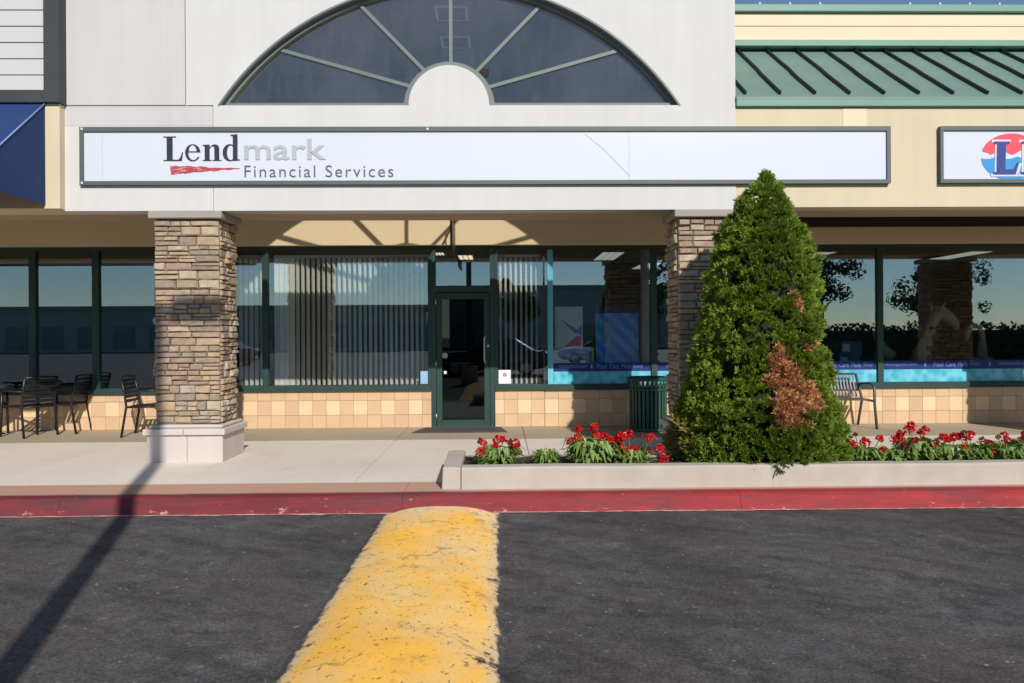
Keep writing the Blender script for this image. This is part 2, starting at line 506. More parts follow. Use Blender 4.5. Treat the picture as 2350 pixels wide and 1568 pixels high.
# lattice print of dark blue posters
k = NT('blue_lattice_print')
wv = k.n('ShaderNodeTexWave', wave_type='BANDS', bands_direction='DIAGONAL'); wv.inputs['Scale'].default_value = 2.4
k.l(k.pos(), wv.inputs['Vector'])
k.color(k.mix(k.math('MULTIPLY', wv.outputs['Fac'], 0.6), lin(30, 120, 215, 1.5), lin(80, 195, 235, 1.4)))
m_lattice = k.m
k = NT('splash_photo_print')
nn = k.noise((6, 6, 14), 6, 0.7)
k.color(k.mix(k.rng(nn, 0.42, 0.62), lin(18, 62, 160, 0.9), lin(190, 220, 235, 0.8)))
m_splash = k.m

# leaves
def leaf(name, cols, trans=0.35, patch=0.25):
    k = NT(name)
    geo = k.n('ShaderNodeNewGeometry')
    ramp = k.n('ShaderNodeValToRGB')
    k.l(geo.outputs['Random Per Island'], ramp.inputs[0])
    while len(ramp.color_ramp.elements) < len(cols):
        ramp.color_ramp.elements.new(0.5)
    for i, (e, c) in enumerate(zip(ramp.color_ramp.elements, cols)):
        e.position = i / (len(cols) - 1); e.color = (*c, 1)
    c = k.val(ramp.outputs[0], k.rng(k.noise(2.6, 3), 0.3, 0.7, 1 - patch, 1 + patch))
    df = k.n('ShaderNodeBsdfDiffuse'); k.l(c, df.inputs[0])
    tr = k.n('ShaderNodeBsdfTranslucent'); k.l(c, tr.inputs[0])
    gl = k.n('ShaderNodeBsdfGlossy'); gl.inputs['Roughness'].default_value = 0.45; gl.inputs[0].default_value = (1, 1, 1, 1)
    m1 = k.n('ShaderNodeMixShader'); m1.inputs[0].default_value = trans
    k.l(df.outputs[0], m1.inputs[1]); k.l(tr.outputs[0], m1.inputs[2])
    m2 = k.n('ShaderNodeMixShader'); m2.inputs[0].default_value = 0.03
    k.l(m1.outputs[0], m2.inputs[1]); k.l(gl.outputs[0], m2.inputs[2])
    k.l(m2.outputs[0], k.out.inputs[0])
    return k.m
m_thuja = leaf('arborvitae_foliage', [(0.115, 0.19, 0.017), (0.205, 0.295, 0.032), (0.30, 0.39, 0.05), (0.165, 0.25, 0.025)])
m_dead = leaf('dead_rusty_foliage', [(0.64, 0.31, 0.13), (0.84, 0.47, 0.23), (0.52, 0.24, 0.10), (0.80, 0.50, 0.28)], 0.2)
m_yellowed = leaf('yellowing_foliage', [(0.26, 0.20, 0.04), (0.20, 0.20, 0.045), (0.32, 0.22, 0.06)], 0.3)
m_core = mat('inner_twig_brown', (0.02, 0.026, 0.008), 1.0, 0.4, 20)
m_bark = mat('bark', (0.07, 0.05, 0.035), 0.95, 0.3, 20, 0.5, 40)
m_strap = leaf('bedding_leaf', [(0.07, 0.14, 0.022), (0.16, 0.26, 0.045), (0.28, 0.37, 0.10), (0.10, 0.19, 0.03)], 0.3)
m_petal = leaf('red_petal', [(0.55, 0.010, 0.012), (0.72, 0.018, 0.016), (0.42, 0.008, 0.014)], 0.25, 0.1)
m_petalold = leaf('faded_petal', [(0.25, 0.02, 0.02), (0.18, 0.03, 0.03), (0.32, 0.03, 0.02)], 0.25, 0.1)
m_stem = mat('flower_stem', (0.11, 0.17, 0.04), 0.7)
m_backtree = leaf('far_tree_leaf', [(0.03, 0.05, 0.015), (0.05, 0.08, 0.02), (0.04, 0.06, 0.018)], 0.3)

# ------------------------------------------------------------------ ground, kerb, walkway
def sheet(name, x0, x1, y0, y1, z, m, kind='structure', nx=1, ny=1):
    mb = MB()
    vs = [(x0 + (x1 - x0) * i / nx, y0 + (y1 - y0) * j / ny, z) for j in range(ny + 1) for i in range(nx + 1)]
    fs = [(j * (nx + 1) + i, j * (nx + 1) + i + 1, (j + 1) * (nx + 1) + i + 1, (j + 1) * (nx + 1) + i) for j in range(ny) for i in range(nx)]
    mb.add(vs, fs)
    return tag(obj(name, mb, m), kind=kind)
sheet('parking_lot', -400, 400, -500, 500, 0.0, m_asph)

# kerb in cast lengths
kerb = bpy.data.objects.new('kerb', None); COL.objects.link(kerb); tag(kerb, kind='structure')
prof = [(6.615, -0.05), (6.622, 0.004), (6.675, 0.118), (6.695, 0.14), (6.73, 0.149), (6.80, 0.152), (7.255, 0.153), (7.255, -0.05)]
segx = [-13.08 + 3.05 * i for i in range(9)]
for a in segx:
    mb = MB()
    x0, x1 = a + 0.0015, a + 3.0485
    n = 24
    vs = []
    for i in range(n + 1):
        x = x0 + (x1 - x0) * i / n
        for (y, z) in prof:
            w = 0.006 * mnoise.noise(Vector((x * 1.3, y * 3, z * 9))) if 0 < z < 0.15 else 0
            vs.append((x, y + w, z))
    P = len(prof)
    fs = [(i * P + k, (i + 1) * P + k, (i + 1) * P + k + 1, i * P + k + 1) for i in range(n) for k in range(P - 1)]
    fs += [tuple(range(P)), tuple(n * P + k for k in reversed(range(P)))]
    mb.add(vs, fs)
    obj('kerb_segment', mb, m_kerb, kerb)

# paint overspray and grit along the kerb foot
k = NT('kerb_foot_overspray')
sp_ = k.n('ShaderNodeSeparateXYZ'); k.l(k.pos(), sp_.inputs[0])
k.color(k.mix(k.rng(k.noise((6, 20, 1), 5, 0.7), 0.42, 0.60), lin(196, 110, 105, 0.8), lin(226, 200, 184, 0.9)))
k.b.inputs['Roughness'].default_value = 0.9
m_spray = k.m
mb = MB(); vs = []; n = 560
for i in range(n + 1):
    x = -13 + 27 * i / n
    w = 0.034 + 0.040 * max(0, mnoise.noise(Vector((x * 2.1, 3, 0)))) + 0.022 * mnoise.noise(Vector((x * 11, 7, 0)))
    vs += [(x, 6.625, 0.0045), (x, 6.625 - max(0.004, w), 0.0045)]
mb.add(vs, [(2 * i, 2 * i + 1, 2 * i + 3, 2 * i + 2) for i in range(n)])
tag(obj('paint_overspray', mb, m_spray), kind='structure')

walk = bpy.data.objects.new('walkway', MB().box(-14, 15, 7.26, 11.62, -0.05, 0.138).mesh('walkway', m_mortar)); COL.objects.link(walk); tag(walk, kind='structure')
jx = [-3.222 + 1.785 * i for i in range(-6, 11)]
for a, b in zip(jx[:-1], jx[1:]):
    obj('concrete_slab', MB().box(a + 0.004, b - 0.004, 7.262, 10.21, 0.0, 0.150), m_conc, walk, 0.004, 1)
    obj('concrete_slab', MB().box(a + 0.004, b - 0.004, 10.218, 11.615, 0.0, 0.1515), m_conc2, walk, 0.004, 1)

# speed hump running up to the kerb
mb = MB(); nx, ny = 44, 300
vs = []
for j in range(ny + 1):
    y = -8 + 14.60 * (j / ny) ** 0.8
    for i in range(nx + 1):
        s = -1.0 + 2.0 * i / nx
        wob = 0.018 * mnoise.noise(Vector((y * 2.2, 1, s)))
        x = -0.515 + s * (0.53 + wob)
        h = 0.092 * max(0.0, 1 - abs(s) ** 2.7)
        e = (6.60 - 0.10 * abs(s) ** 3 - y) / 0.16
        h *= math.sqrt(max(0.0, 1 - max(0.0, 1 - e) ** 2)) if e < 1 else 1
        h += 0.004 * mnoise.noise(Vector((x * 8, y * 8, 0))) * (1 - abs(s))
        vs.append((x, y, 0.003 + h))
mb.add(vs, [(j * (nx + 1) + i, j * (nx + 1) + i + 1, (j + 1) * (nx + 1) + i + 1, (j + 1) * (nx + 1) + i) for j in range(ny) for i in range(nx)], True)
hump = obj('speed_hump', mb, m_hump)
tag(hump, 'long rounded speed hump with worn yellow paint running up to red kerb', 'speed hump')

# ------------------------------------------------------------------ planter
pl = thing('planter_kerb', 'low pale concrete planter kerb standing on the red painted kerb', 'planter', (2.5, 6.9, 0.153))
def wob_wall(x0, x1, y0, y1, z0, z1, n=40):
    m_ = MB(); vs = []
    for i in range(n + 1):
        x = x0 + (x1 - x0) * i / n
        d = 0.006 * mnoise.noise(Vector((x * 0.9, 5, 0)))
        vs += [(x, y0 + d, z0), (x, y0 + 0.012 + d, z1 - 0.02 + d), (x, y0 + 0.035 + d, z1 + d), (x, y1 - 0.02, z1 + d), (x, y1, z1 - 0.02), (x, y1, z0)]
    fs = [(i * 6 + k, (i + 1) * 6 + k, (i + 1) * 6 + k + 1, i * 6 + k + 1) for i in range(n) for k in range(5)]
    fs += [tuple(range(6)), tuple(n * 6 + k for k in reversed(range(6)))]
    return m_.add(vs, fs)
for a, b in ((-0.36, 2.5505), (2.552, 5.9), (5.9015, 9.5)):
    obj('front_kerb', wob_wall(a, b, 6.885, 7.085, 0.148, 0.352), m_kerbwhite, pl)
mb = MB().hexa([(-0.545, 6.885, 0.148), (-0.368, 6.885, 0.148), (-0.368, 7.95, 0.148), (-0.56, 7.95, 0.148), (-0.535, 6.90, 0.354), (-0.368, 6.90, 0.354), (-0.368, 7.95, 0.354), (-0.55, 7.95, 0.354)])
obj('end_kerb', mb, m_kerbwhite, pl, 0.012)
obj('back_kerb', MB().box(-0.365, 9.5, 7.80, 7.95, 0.148, 0.30), m_kerbwhite, pl, 0.012)
mb = MB(); nx, ny = 120, 10; vs = []
for j in range(ny + 1):
    for i in range(nx + 1):
        x = -0.37 + 9.87 * i / nx; y = 7.08 + 0.73 * j / ny
        vs.append((x, y, 0.29 + 0.03 * mnoise.noise(Vector((x * 4, y * 4, 0)))))
mb.add(vs, [(j * (nx + 1) + i, j * (nx + 1) + i + 1, (j + 1) * (nx + 1) + i + 1, (j + 1) * (nx + 1) + i) for j in range(ny) for i in range(nx)], True)
tag(obj('soil', mb, m_soil), kind='stuff')

# ------------------------------------------------------------------ the buildings
D1, D2 = 8.56, 11.60

def window(parent, x0, x1, z0, z1, mull, g=None, mw=0.09, j0=0.05, j1=0.05):
    """shop window: frame bars as one part, mullions and panes as its sub-parts"""
    g = g or g_win
    fr = MB()
    fr.box(x0, x1, D2 - 0.07, D2 + 0.05, z0 - 0.085, z0)                      # sill bar
    fr.box(x0, x1, D2 - 0.04, D2 + 0.05, z1, z1 + 0.05)
    fr.box(x0, x0 + j0, D2 - 0.04, D2 + 0.05, z0, z1)
    fr.box(x1 - j1, x1, D2 - 0.04, D2 + 0.05, z0, z1)
    w = obj('window', fr, m_winframe, parent)
    xs = [x0 + j0] + [v for m in mull for v in (m - mw / 2, m + mw / 2)] + [x1 - j1]
    for m in mull:
        box('mullion', m_winframe, w, m - mw / 2, m + mw / 2, D2 - 0.045, D2 + 0.05, z0, z1)
    for a, b in zip(xs[0::2], xs[1::2]):
        box('pane', g, w, a, b, D2 - 0.004, D2 + 0.004, z0, z1)
    return w

def tiled_base(parent, x0, x1, ztop, edge_offset=0.0):
    """knee wall of three tile courses, tiles as sub-parts"""
    b = box('base_wall', m_grout, parent, x0, x1, D2 - 0.008, D2 + 0.15, 0.15, ztop)
    rows = [(0.153, 0.352), (0.356, 0.578), (0.582, ztop - 0.003)]
    tw = 0.213
    k0 = math.floor((x0 + 3.98) / tw) - 1
    meshes = {}
    for r, (za, zb) in enumerate(rows):
        off = tw * 0.5 * (r == 2) * 0.0
        for kx in range(k0, k0 + 80):
            a, c = -3.98 + kx * tw + off, -3.98 + (kx + 1) * tw + off
            a, c = max(a, x0) + 0.0015, min(c, x1) - 0.0015
            if c - a < 0.03:
                continue
            lightt = (r == 1 and kx % 2 == 0)
            key = (r, round(c - a, 3), lightt)
            if key not in meshes:
                meshes[key] = MB().box(0, c - a, 0, 0.016, 0, zb - za).mesh('tile', m_tilelight if lightt else m_tile, 0.0025, 1)
            o = link('tile', meshes[key], b)
            o.location = (a, D2 - 0.022 + random.uniform(-0.0012, 0.0012), za)
    return b

# --- middle shop: white gable front with arched screen window
gab = thing('storefront_building', 'white stucco shopfront with big half round window above the sign', 'building', (-1.1, D1, 0.0))
X0, X1 = -4.966, 2.757
AX, AZ, AR = -0.549, 2.477, 3.197
SILL = 4.24
a0 = math.acos((SILL - AZ) / AR)
arc = [(AX + AR * math.sin(t), AZ + AR * math.cos(t)) for t in np.linspace(-a0, a0, 60)]
IR, IC = 0.465, -0.568
inner = [(IC + IR * math.cos(t), SILL + IR * math.sin(t)) for t in np.linspace(0, math.pi, 28)]
hole = arc + inner
outer = [(X0 + 1.391, 7.4), (X0 + 1.391, 4.243), (-3.268, 4.243), (-3.268, 3.03), (X1, 3.03), (X1, 7.4)]
me = poly_mesh('wall', [outer, hole], D1, 0.24, m_white); link('wall', me, gab)
box('wall_panel', m_pink, gab, X0, X0 + 1.376, D1, D1 + 0.24, 4.243, 7.4, 0.004)
box('wall_panel', m_white, gab, X0, -3.275, D1, D1 + 0.24, 3.03, 4.005, 0.003)
box('wall_panel', m_pink, gab, X0, -3.275, D1 + 0.0015, D1 + 0.24, 4.006, 4.232, 0.003)
box('backing_wall', m_pink, gab, X0 + 0.01, -3.2, D1 + 0.03, D1 + 0.236, 3.04, 7.38)

def arc_band(R_, w, cx, cz, t0, t1, y0, y1, n=50):
    mb = MB(); vs = []
    for t in np.linspace(t0, t1, n):
        s_, c_ = math.sin(t), math.cos(t)
        for rr in (R_, R_ - w):
            for y in (y0, y1):
                vs.append((cx + rr * s_, y, cz + rr * c_))
    fs = []
    for i in range(n - 1):
        o, q = 4 * i, 4 * i + 4
        fs += [(o, q, q + 2, o + 2), (o + 1, o + 3, q + 3, q + 1), (o, o + 1, q + 1, q), (o + 2, q + 2, q + 3, o + 3)]
    fs += [(0, 2, 3, 1), (4 * n - 4, 4 * n - 3, 4 * n - 1, 4 * n - 2)]
    return mb.add(vs, fs)
fy0, fy1 = D1 + 0.07, D1 + 0.20
fr = arc_band(AR + 0.002, 0.062, AX, AZ, -a0, a0, fy0, fy1)
ib = arc_band(IR + 0.065, 0.065, IC, SILL, -math.pi / 2, math.pi / 2, fy0 + 0.001, fy1 - 0.001, 30)
fr.add(ib.v, ib.f)
fr.box(-3.17, IC - IR - 0.05, fy0 + 0.002, fy1 - 0.002, SILL - 0.002, SILL + 0.05)
fr.box(IC + IR + 0.05, 2.07, fy0 + 0.002, fy1 - 0.002, SILL - 0.002, SILL + 0.05)
aw = obj('arch_window', fr, m_archframe, gab)
trim = arc_band(AR + 0.001, 0.022, AX, AZ, -a0, a0, D1 - 0.006, fy0, 60)
obj('arch_trim', trim, m_archframe, aw)
hub = Vector((AX, 0, 4.36))
ends = [(-2.555, 4.927), (-1.614, 5.454), (AX, AZ + AR), (0.516, 5.454), (1.457, 4.927)]
def clip_arch(d):      # distance along d from hub to the outer arc
    oz = hub.z - AZ
    b_ = d.z * oz; c_ = oz * oz - AR * AR
    return -b_ + math.sqrt(b_ * b_ - c_)
angs = []
for ex, ez in ends:
    d = (Vector((ex, 0, ez)) - hub).normalized()
    L_ = clip_arch(d) - 0.04
    st = 0.0
    while (Vector((hub.x + d.x * st - IC, 0, hub.z + d.z * st - SILL))).length < IR + 0.03:
        st += 0.01
    a_ = hub + d * st; b_ = hub + d * L_
    obj('mullion', MB().bar((a_.x, (fy0 + fy1) / 2, a_.z), (b_.x, (fy0 + fy1) / 2, b_.z), fy1 - fy0 - 0.06, 0.040, up=d.cross(Vector((0, 1, 0)))), m_archframe, aw)
    angs.append(math.atan2(d.x, d.z))
bounds = [-math.pi / 2] + angs + [math.pi / 2]
for t0, t1 in zip(bounds[:-1], bounds[1:]):
    inn, out = [], []
    for t in np.linspace(t0, t1, 14):
        d = Vector((math.sin(t), 0, math.cos(t)))
        L_ = clip_arch(d) - 0.03
        if hub.z + d.z * L_ < SILL + 0.03 and d.z < 0:
            L_ = (SILL + 0.03 - hub.z) / d.z
        st = 0.0
        while (Vector((hub.x + d.x * st - IC, 0, hub.z + d.z * st - SILL))).length < IR + 0.02:
            st += 0.01
        inn.append((hub.x + d.x * st, hub.z + d.z * st)); out.append((hub.x + d.x * L_, hub.z + d.z * L_))
    if abs(abs(t0) - math.pi / 2) < 1e-6:
        inn[0] = (IC - IR - 0.03, SILL + 0.03); out[0] = (-3.10, SILL + 0.03)
    if abs(t1 - math.pi / 2) < 1e-6:
        inn[-1] = (IC + IR + 0.03, SILL + 0.03); out[-1] = (2.0, SILL + 0.03)
    lp = inn + out[::-1]
    link('pane', poly_mesh('pane', [lp], fy0 + 0.05, 0.008, g_arch), aw)

# canopy: beam, vault behind the arch, back wall
box('canopy_beam', m_soffit, gab, X0, X1, D1 + 0.241, 9.32, 3.031, 3.40)
box('canopy_wall', m_wallcream, gab, -4.25, 0.70, D2 - 0.15, D2 + 0.2, 2.985, 4.3)
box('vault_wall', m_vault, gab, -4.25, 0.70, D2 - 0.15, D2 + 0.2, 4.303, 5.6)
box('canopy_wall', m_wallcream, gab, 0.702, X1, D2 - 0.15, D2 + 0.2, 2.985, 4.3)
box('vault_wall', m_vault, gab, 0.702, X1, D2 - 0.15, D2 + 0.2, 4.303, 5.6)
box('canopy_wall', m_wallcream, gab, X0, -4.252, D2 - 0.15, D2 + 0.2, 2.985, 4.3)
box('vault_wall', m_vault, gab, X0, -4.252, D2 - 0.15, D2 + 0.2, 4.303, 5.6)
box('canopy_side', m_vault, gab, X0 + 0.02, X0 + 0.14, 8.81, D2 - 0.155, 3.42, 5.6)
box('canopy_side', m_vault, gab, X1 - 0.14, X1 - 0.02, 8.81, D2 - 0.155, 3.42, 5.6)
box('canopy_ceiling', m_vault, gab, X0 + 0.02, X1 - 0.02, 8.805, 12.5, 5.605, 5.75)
box('roof', m_capstone, gab, X0 + 0.02, X1 - 0.02, 8.805, 18.5, 5.76, 5.95)
for y in (9.02, 9.92):
    g_ = obj('ceiling_vent', MB().box(-0.77, -0.37, y, y + 0.40, 5.58, 5.604), m_siding, gab)
    mm = MB()
    for i in range(9):
        mm.box(-0.74, -0.40, y + 0.035 + i * 0.038, y + 0.05 + i * 0.038, 5.572, 5.5795)
    obj('louvre', mm, m_int, g_)

# shop front of the middle shop
BX = 0.70
window(gab, -4.22, -1.062, 0.815, 2.93, [-3.635])
window(gab, -0.072, BX - 0.001, 0.815, 2.93, [], j1=0.012)
tiled_base(gab, -4.22, -1.062, 0.73)
tiled_base(gab, -0.072, BX - 0.001, 0.73)
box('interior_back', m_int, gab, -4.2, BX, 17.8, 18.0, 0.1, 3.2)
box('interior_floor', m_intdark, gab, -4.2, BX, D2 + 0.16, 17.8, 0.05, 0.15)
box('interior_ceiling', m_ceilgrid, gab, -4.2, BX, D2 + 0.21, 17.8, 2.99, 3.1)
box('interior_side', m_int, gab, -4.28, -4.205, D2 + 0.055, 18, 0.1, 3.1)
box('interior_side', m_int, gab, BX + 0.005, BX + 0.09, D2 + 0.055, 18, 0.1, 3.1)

# door
DX0, DX1 = -1.06, -0.075
df = MB()
df.box(DX0, DX0 + 0.07, D2 - 0.05, D2 + 0.05, 0.152, 2.98)
df.box(DX1 - 0.07, DX1, D2 - 0.05, D2 + 0.05, 0.152, 2.98)
df.box(DX0 + 0.07, DX1 - 0.07, D2 - 0.05, D2 + 0.05, 2.93, 2.98)
df.box(DX0 + 0.07, DX1 - 0.07, D2 - 0.05, D2 + 0.05, 2.26, 2.36)
door = obj('entrance_door', df, m_winframe, gab)
tg = box('pane', g_win, door, DX0 + 0.07, DX1 - 0.07, D2 - 0.004, D2 + 0.004, 2.36, 2.93)
lf = MB()
lf.box(DX0 + 0.075, DX0 + 0.165, D2 - 0.035, D2 + 0.02, 0.165, 2.25)
lf.box(DX1 - 0.165, DX1 - 0.075, D2 - 0.035, D2 + 0.02, 0.165, 2.25)
lf.box(DX0 + 0.165, DX1 - 0.165, D2 - 0.035, D2 + 0.02, 2.15, 2.25)
lf.box(DX0 + 0.165, DX1 - 0.165, D2 - 0.035, D2 + 0.02, 0.165, 0.265)
obj('door_leaf', lf, m_winframe, door, 0.004, 1)
box('pane', g_door, door, DX0 + 0.165, DX1 - 0.165, D2 - 0.012, D2 - 0.004, 0.265, 2.15)
obj('handle', MB().tube([(-0.205, D2 - 0.03, 1.585), (-0.215, D2 - 0.085, 1.58), (-0.235, D2 - 0.09, 1.53), (-0.235, D2 - 0.09, 1.20), (-0.215, D2 - 0.085, 1.15), (-0.20, D2 - 0.03, 1.14)], 0.014, 8), m_alu, door)
obj('push_bar', MB().tube([(DX0 + 0.17, D2 + 0.05, 1.145), (DX1 - 0.17, D2 + 0.05, 1.145)], 0.022, 8), m_alu, door)
obj('lock_cylinder', MB().tube([(-0.175, D2 - 0.05, 1.42), (-0.175, D2 - 0.03, 1.42)], 0.02, 10), m_alu, door)
box('threshold', m_alu, door, DX0 + 0.02, DX1 - 0.02, D2 - 0.08, D2 + 0.06, 0.1525, 0.164)
for z in (0.32, 1.15, 2.12):
    obj('hinge', MB().tube([(DX0 + 0.072, D2 - 0.045, z - 0.05), (DX0 + 0.072, D2 - 0.045, z + 0.05)], 0.011, 8), m_alu, door)

# --- right hand shop: cream fascia, green metal roof
pool = thing('pool_store_building', 'cream shopfront under sloping green standing seam metal roof', 'building', (7.0, D1, 0.0))
PX1 = 13.5
box('fascia', m_cream, pool, X1 + 0.003, PX1, D1 + 0.012, D1 + 0.25, 3.055, 4.215)
box('fascia_patch', m_cboard, pool, 4.02, 4.30, D1 + 0.008, D1 + 0.0118, 3.965, 4.205)
box('canopy_beam', m_soffit, pool, X1 + 0.003, PX1, D1 + 0.251, 9.32, 3.058, 3.40)
box('canopy_wall', m_wallcream, pool, X1 + 0.003, PX1, D2 - 0.15, D2 + 0.2, 2.985, 3.75)
box('dark_strip', m_redbrown, pool, X1 + 0.1, PX1, D2 - 0.25, D2 - 0.152, 3.235, 3.40)  # dark red-brown strip along the upper part of the canopy wall
box('canopy_ceiling', m_soffit, pool, X1 + 0.003, PX1, 8.83, D2 - 0.155, 3.66, 3.74)
box('eave_trim', m_rooftrim, pool, X1 + 0.004, PX1, D1 - 0.03, D1 + 0.10, 4.217, 4.325, 0.008)
slope0, slope1 = Vector((0, D1 - 0.032, 4.328)), Vector((0, 10.22, 5.51))
nrm = Vector((0, -(slope1.z - slope0.z), (slope1.y - slope0.y))).normalized()
mb = MB().hexa([(X1 + 0.004, slope0.y, slope0.z - 0.03), (PX1, slope0.y, slope0.z - 0.03), (PX1, slope1.y, slope1.z - 0.03), (X1 + 0.004, slope1.y, slope1.z - 0.03),
                (X1 + 0.004, slope0.y, slope0.z), (PX1, slope0.y, slope0.z), (PX1, slope1.y, slope1.z), (X1 + 0.004, slope1.y, slope1.z)])
roof = obj('roof', mb, m_roof, pool)
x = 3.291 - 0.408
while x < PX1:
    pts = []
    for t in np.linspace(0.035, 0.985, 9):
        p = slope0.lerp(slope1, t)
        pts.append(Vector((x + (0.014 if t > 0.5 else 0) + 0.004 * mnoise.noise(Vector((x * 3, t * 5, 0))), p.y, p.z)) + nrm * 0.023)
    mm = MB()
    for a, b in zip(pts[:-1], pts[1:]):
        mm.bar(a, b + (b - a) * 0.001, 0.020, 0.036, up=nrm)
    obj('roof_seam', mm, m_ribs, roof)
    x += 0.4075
box('ridge_flashing', m_rooftrim, pool, X1 + 0.004, PX1, 10.08, 10.30, 5.525, 5.61, 0.006)
for (za, zb) in ((5.612, 5.855), (5.862, 6.04)):
    box('siding_board', m_cboard, pool, X1 + 0.004, PX1, 10.24, 10.32, za, zb, 0.006)
box('parapet_back', m_cream, pool, X1 + 0.004, PX1, 10.30, 10.5, 3.8, 6.02)
box('coping', m_rooftrim, pool, X1 + 0.004, PX1, 10.19, 10.55, 6.045, 6.15, 0.01)
mm = MB()
for i in range(26):
    if i not in (3, 4, 11):
        mm.box(3.62 + i * 0.42, 3.65 + i * 0.42, 10.20, 10.23, 6.15, 6.175)
obj('coping_clips', mm, m_siding, pool); pool.children[-1]['kind'] = 'stuff'
box('rear_roof', m_capstone, pool, X1 + 0.004, PX1, 10.51, 18.5, 3.8, 3.95)
window(pool, BX, 9.9, 0.81, 2.93, [2.425, 6.0], j0=0.012)
tiled_base(pool, BX, 9.9, 0.725)
box('end_wall', m_wallcream, pool, 9.9, PX1, D2 - 0.02, D2 + 0.2, 0.15, 2.984)
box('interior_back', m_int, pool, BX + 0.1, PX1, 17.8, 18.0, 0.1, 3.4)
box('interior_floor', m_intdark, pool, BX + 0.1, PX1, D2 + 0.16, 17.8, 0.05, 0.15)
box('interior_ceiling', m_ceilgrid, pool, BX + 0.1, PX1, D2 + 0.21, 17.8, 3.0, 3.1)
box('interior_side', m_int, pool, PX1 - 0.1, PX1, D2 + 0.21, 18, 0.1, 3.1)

# --- left hand shop: grey siding, charcoal trim, cream block
lft = thing('awning_shop_building', 'left neighbouring shop with pale grey lap siding and charcoal corner trim', 'building', (-8.0, 8.46, 0.0))
LX = -13.5
box('fascia', m_cream, lft, LX, -4.957, 8.46, 8.90, 3.045, 4.228)
box('canopy_beam', m_soffit, lft, LX, X0 - 0.002, 8.901, 9.32, 3.048, 3.40)
box('trim_board', m_darktrim, lft, LX, -5.106, 8.42, 8.60, 4.232, 4.375, 0.004)
box('corner_trim', m_darktrim, lft, -5.104, -4.935, 8.405, 8.62, 4.232, 7.4, 0.004)
z = 4.378
for i in range(16):
    mb = MB().hexa([(LX, 8.462, z), (-5.107, 8.462, z), (-5.107, 8.60, z), (LX, 8.60, z), (LX, 8.476, z + 0.183), (-5.107, 8.476, z + 0.183), (-5.107, 8.60, z + 0.183), (LX, 8.60, z + 0.183)])
    obj('siding_board', mb, m_siding, lft)
    z += 0.1835
box('siding_wall', m_siding, lft, LX, -4.95, 8.601, 8.8, 4.23, 7.4)
box('canopy_wall', m_wallcream, lft, LX, X0 - 0.003, D2 - 0.15, D2 + 0.2, 2.985, 3.75)
box('canopy_ceiling', m_soffit, lft, LX, X0 - 0.003, 8.91, D2 - 0.155, 3.55, 3.65)
box('rear_roof', m_capstone, lft, LX, X0 - 0.003, 8.81, 18.5, 4.0, 4.15)
window(lft, -11.0, -4.225, 0.79, 2.93, [-9.1, -8.17, -7.21, -6.243, -5.28], mw=0.10)
tiled_base(lft, -11.0, -4.225, 0.703)
box('end_wall', m_wallcream, lft, LX, -11.0, D2 - 0.02, D2 + 0.2, 0.15, 2.984)
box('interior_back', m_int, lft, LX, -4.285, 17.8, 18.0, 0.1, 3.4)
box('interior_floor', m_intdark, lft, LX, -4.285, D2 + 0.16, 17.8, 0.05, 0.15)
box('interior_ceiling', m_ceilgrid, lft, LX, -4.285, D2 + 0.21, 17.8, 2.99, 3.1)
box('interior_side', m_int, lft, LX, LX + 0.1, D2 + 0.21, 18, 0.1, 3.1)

# ------------------------------------------------------------------ ledge stone columns
def stone_variant(i):
    r = np.random.default_rng(100 + i)
    nx, nz = 5, 4
    gx = np.array([0, 0.06, 0.5, 0.94, 1.0]) + r.uniform(-0.02, 0.02, 5) * np.array([0, 1, 6, 1, 0])
    gz = np.array([0, 0.16, 0.84, 1.0])
    vs = []
    for j in range(nz):
        for q in range(nx):
            edge = (j in (0, nz - 1)) or (q in (0, nx - 1))
            y = -0.70 + r.uniform(-0.10, 0.10) if edge else -1.0 + r.uniform(-0.22, 0.16)
            cx = gx[q] + (r.uniform(-0.02, 0.02))
            cz = gz[j] + (r.uniform(-0.07, 0.07) if edge else r.uniform(-0.05, 0.05))
            vs.append((min(max(cx, 0.0), 1.0), y, min(max(cz, 0.0), 1.0)))
    fs = [(j * nx + q, j * nx + q + 1, (j + 1) * nx + q + 1, (j + 1) * nx + q) for j in range(nz - 1) for q in range(nx - 1)]
    ring = list(range(nx)) + [j * nx + nx - 1 for j in range(1, nz)] + [(nz - 1) * nx + q for q in range(nx - 2, -1, -1)] + [j * nx for j in range(nz - 2, 0, -1)]
    b0 = len(vs)
    for q in ring:
        vs.append((vs[q][0], 0.0, vs[q][2]))
    n = len(ring)
    fs += [(ring[q], b0 + q, b0 + (q + 1) % n, ring[(q + 1) % n]) for q in range(n)]
    return MB().add(vs, fs).mesh('stone', m_stone)
SV = [stone_variant(i) for i in range(12)]

def face_layout(w, h, rr):
    """rows of long thin stones, some rows split into two thin ones"""
    out = []; z = 0.0
    while z < h - 0.001:
        rh = rr.uniform(0.055, 0.115)
        if h - z - rh < 0.05:
            rh = h - z
        x = 0.0
        while x < w - 0.001:
            L_ = rr.uniform(0.10, 0.30)
            if w - x - L_ < 0.08:
                L_ = w - x
            if rh > 0.08 and rr.random() < 0.45:
                s_ = rr.uniform(0.4, 0.6) * rh
                cut = x + L_ * rr.uniform(0.35, 0.65) if L_ > 0.2 and rr.random() < 0.5 else None
                out.append((x, z, L_, s_))
                if cut:
                    out += [(x, z + s_, cut - x, rh - s_), (cut, z + s_, x + L_ - cut, rh - s_)]
                else:
                    out.append((x, z + s_, L_, rh - s_))
            else:
                out.append((x, z, L_, rh))
            x += L_
        z += rh
    return out

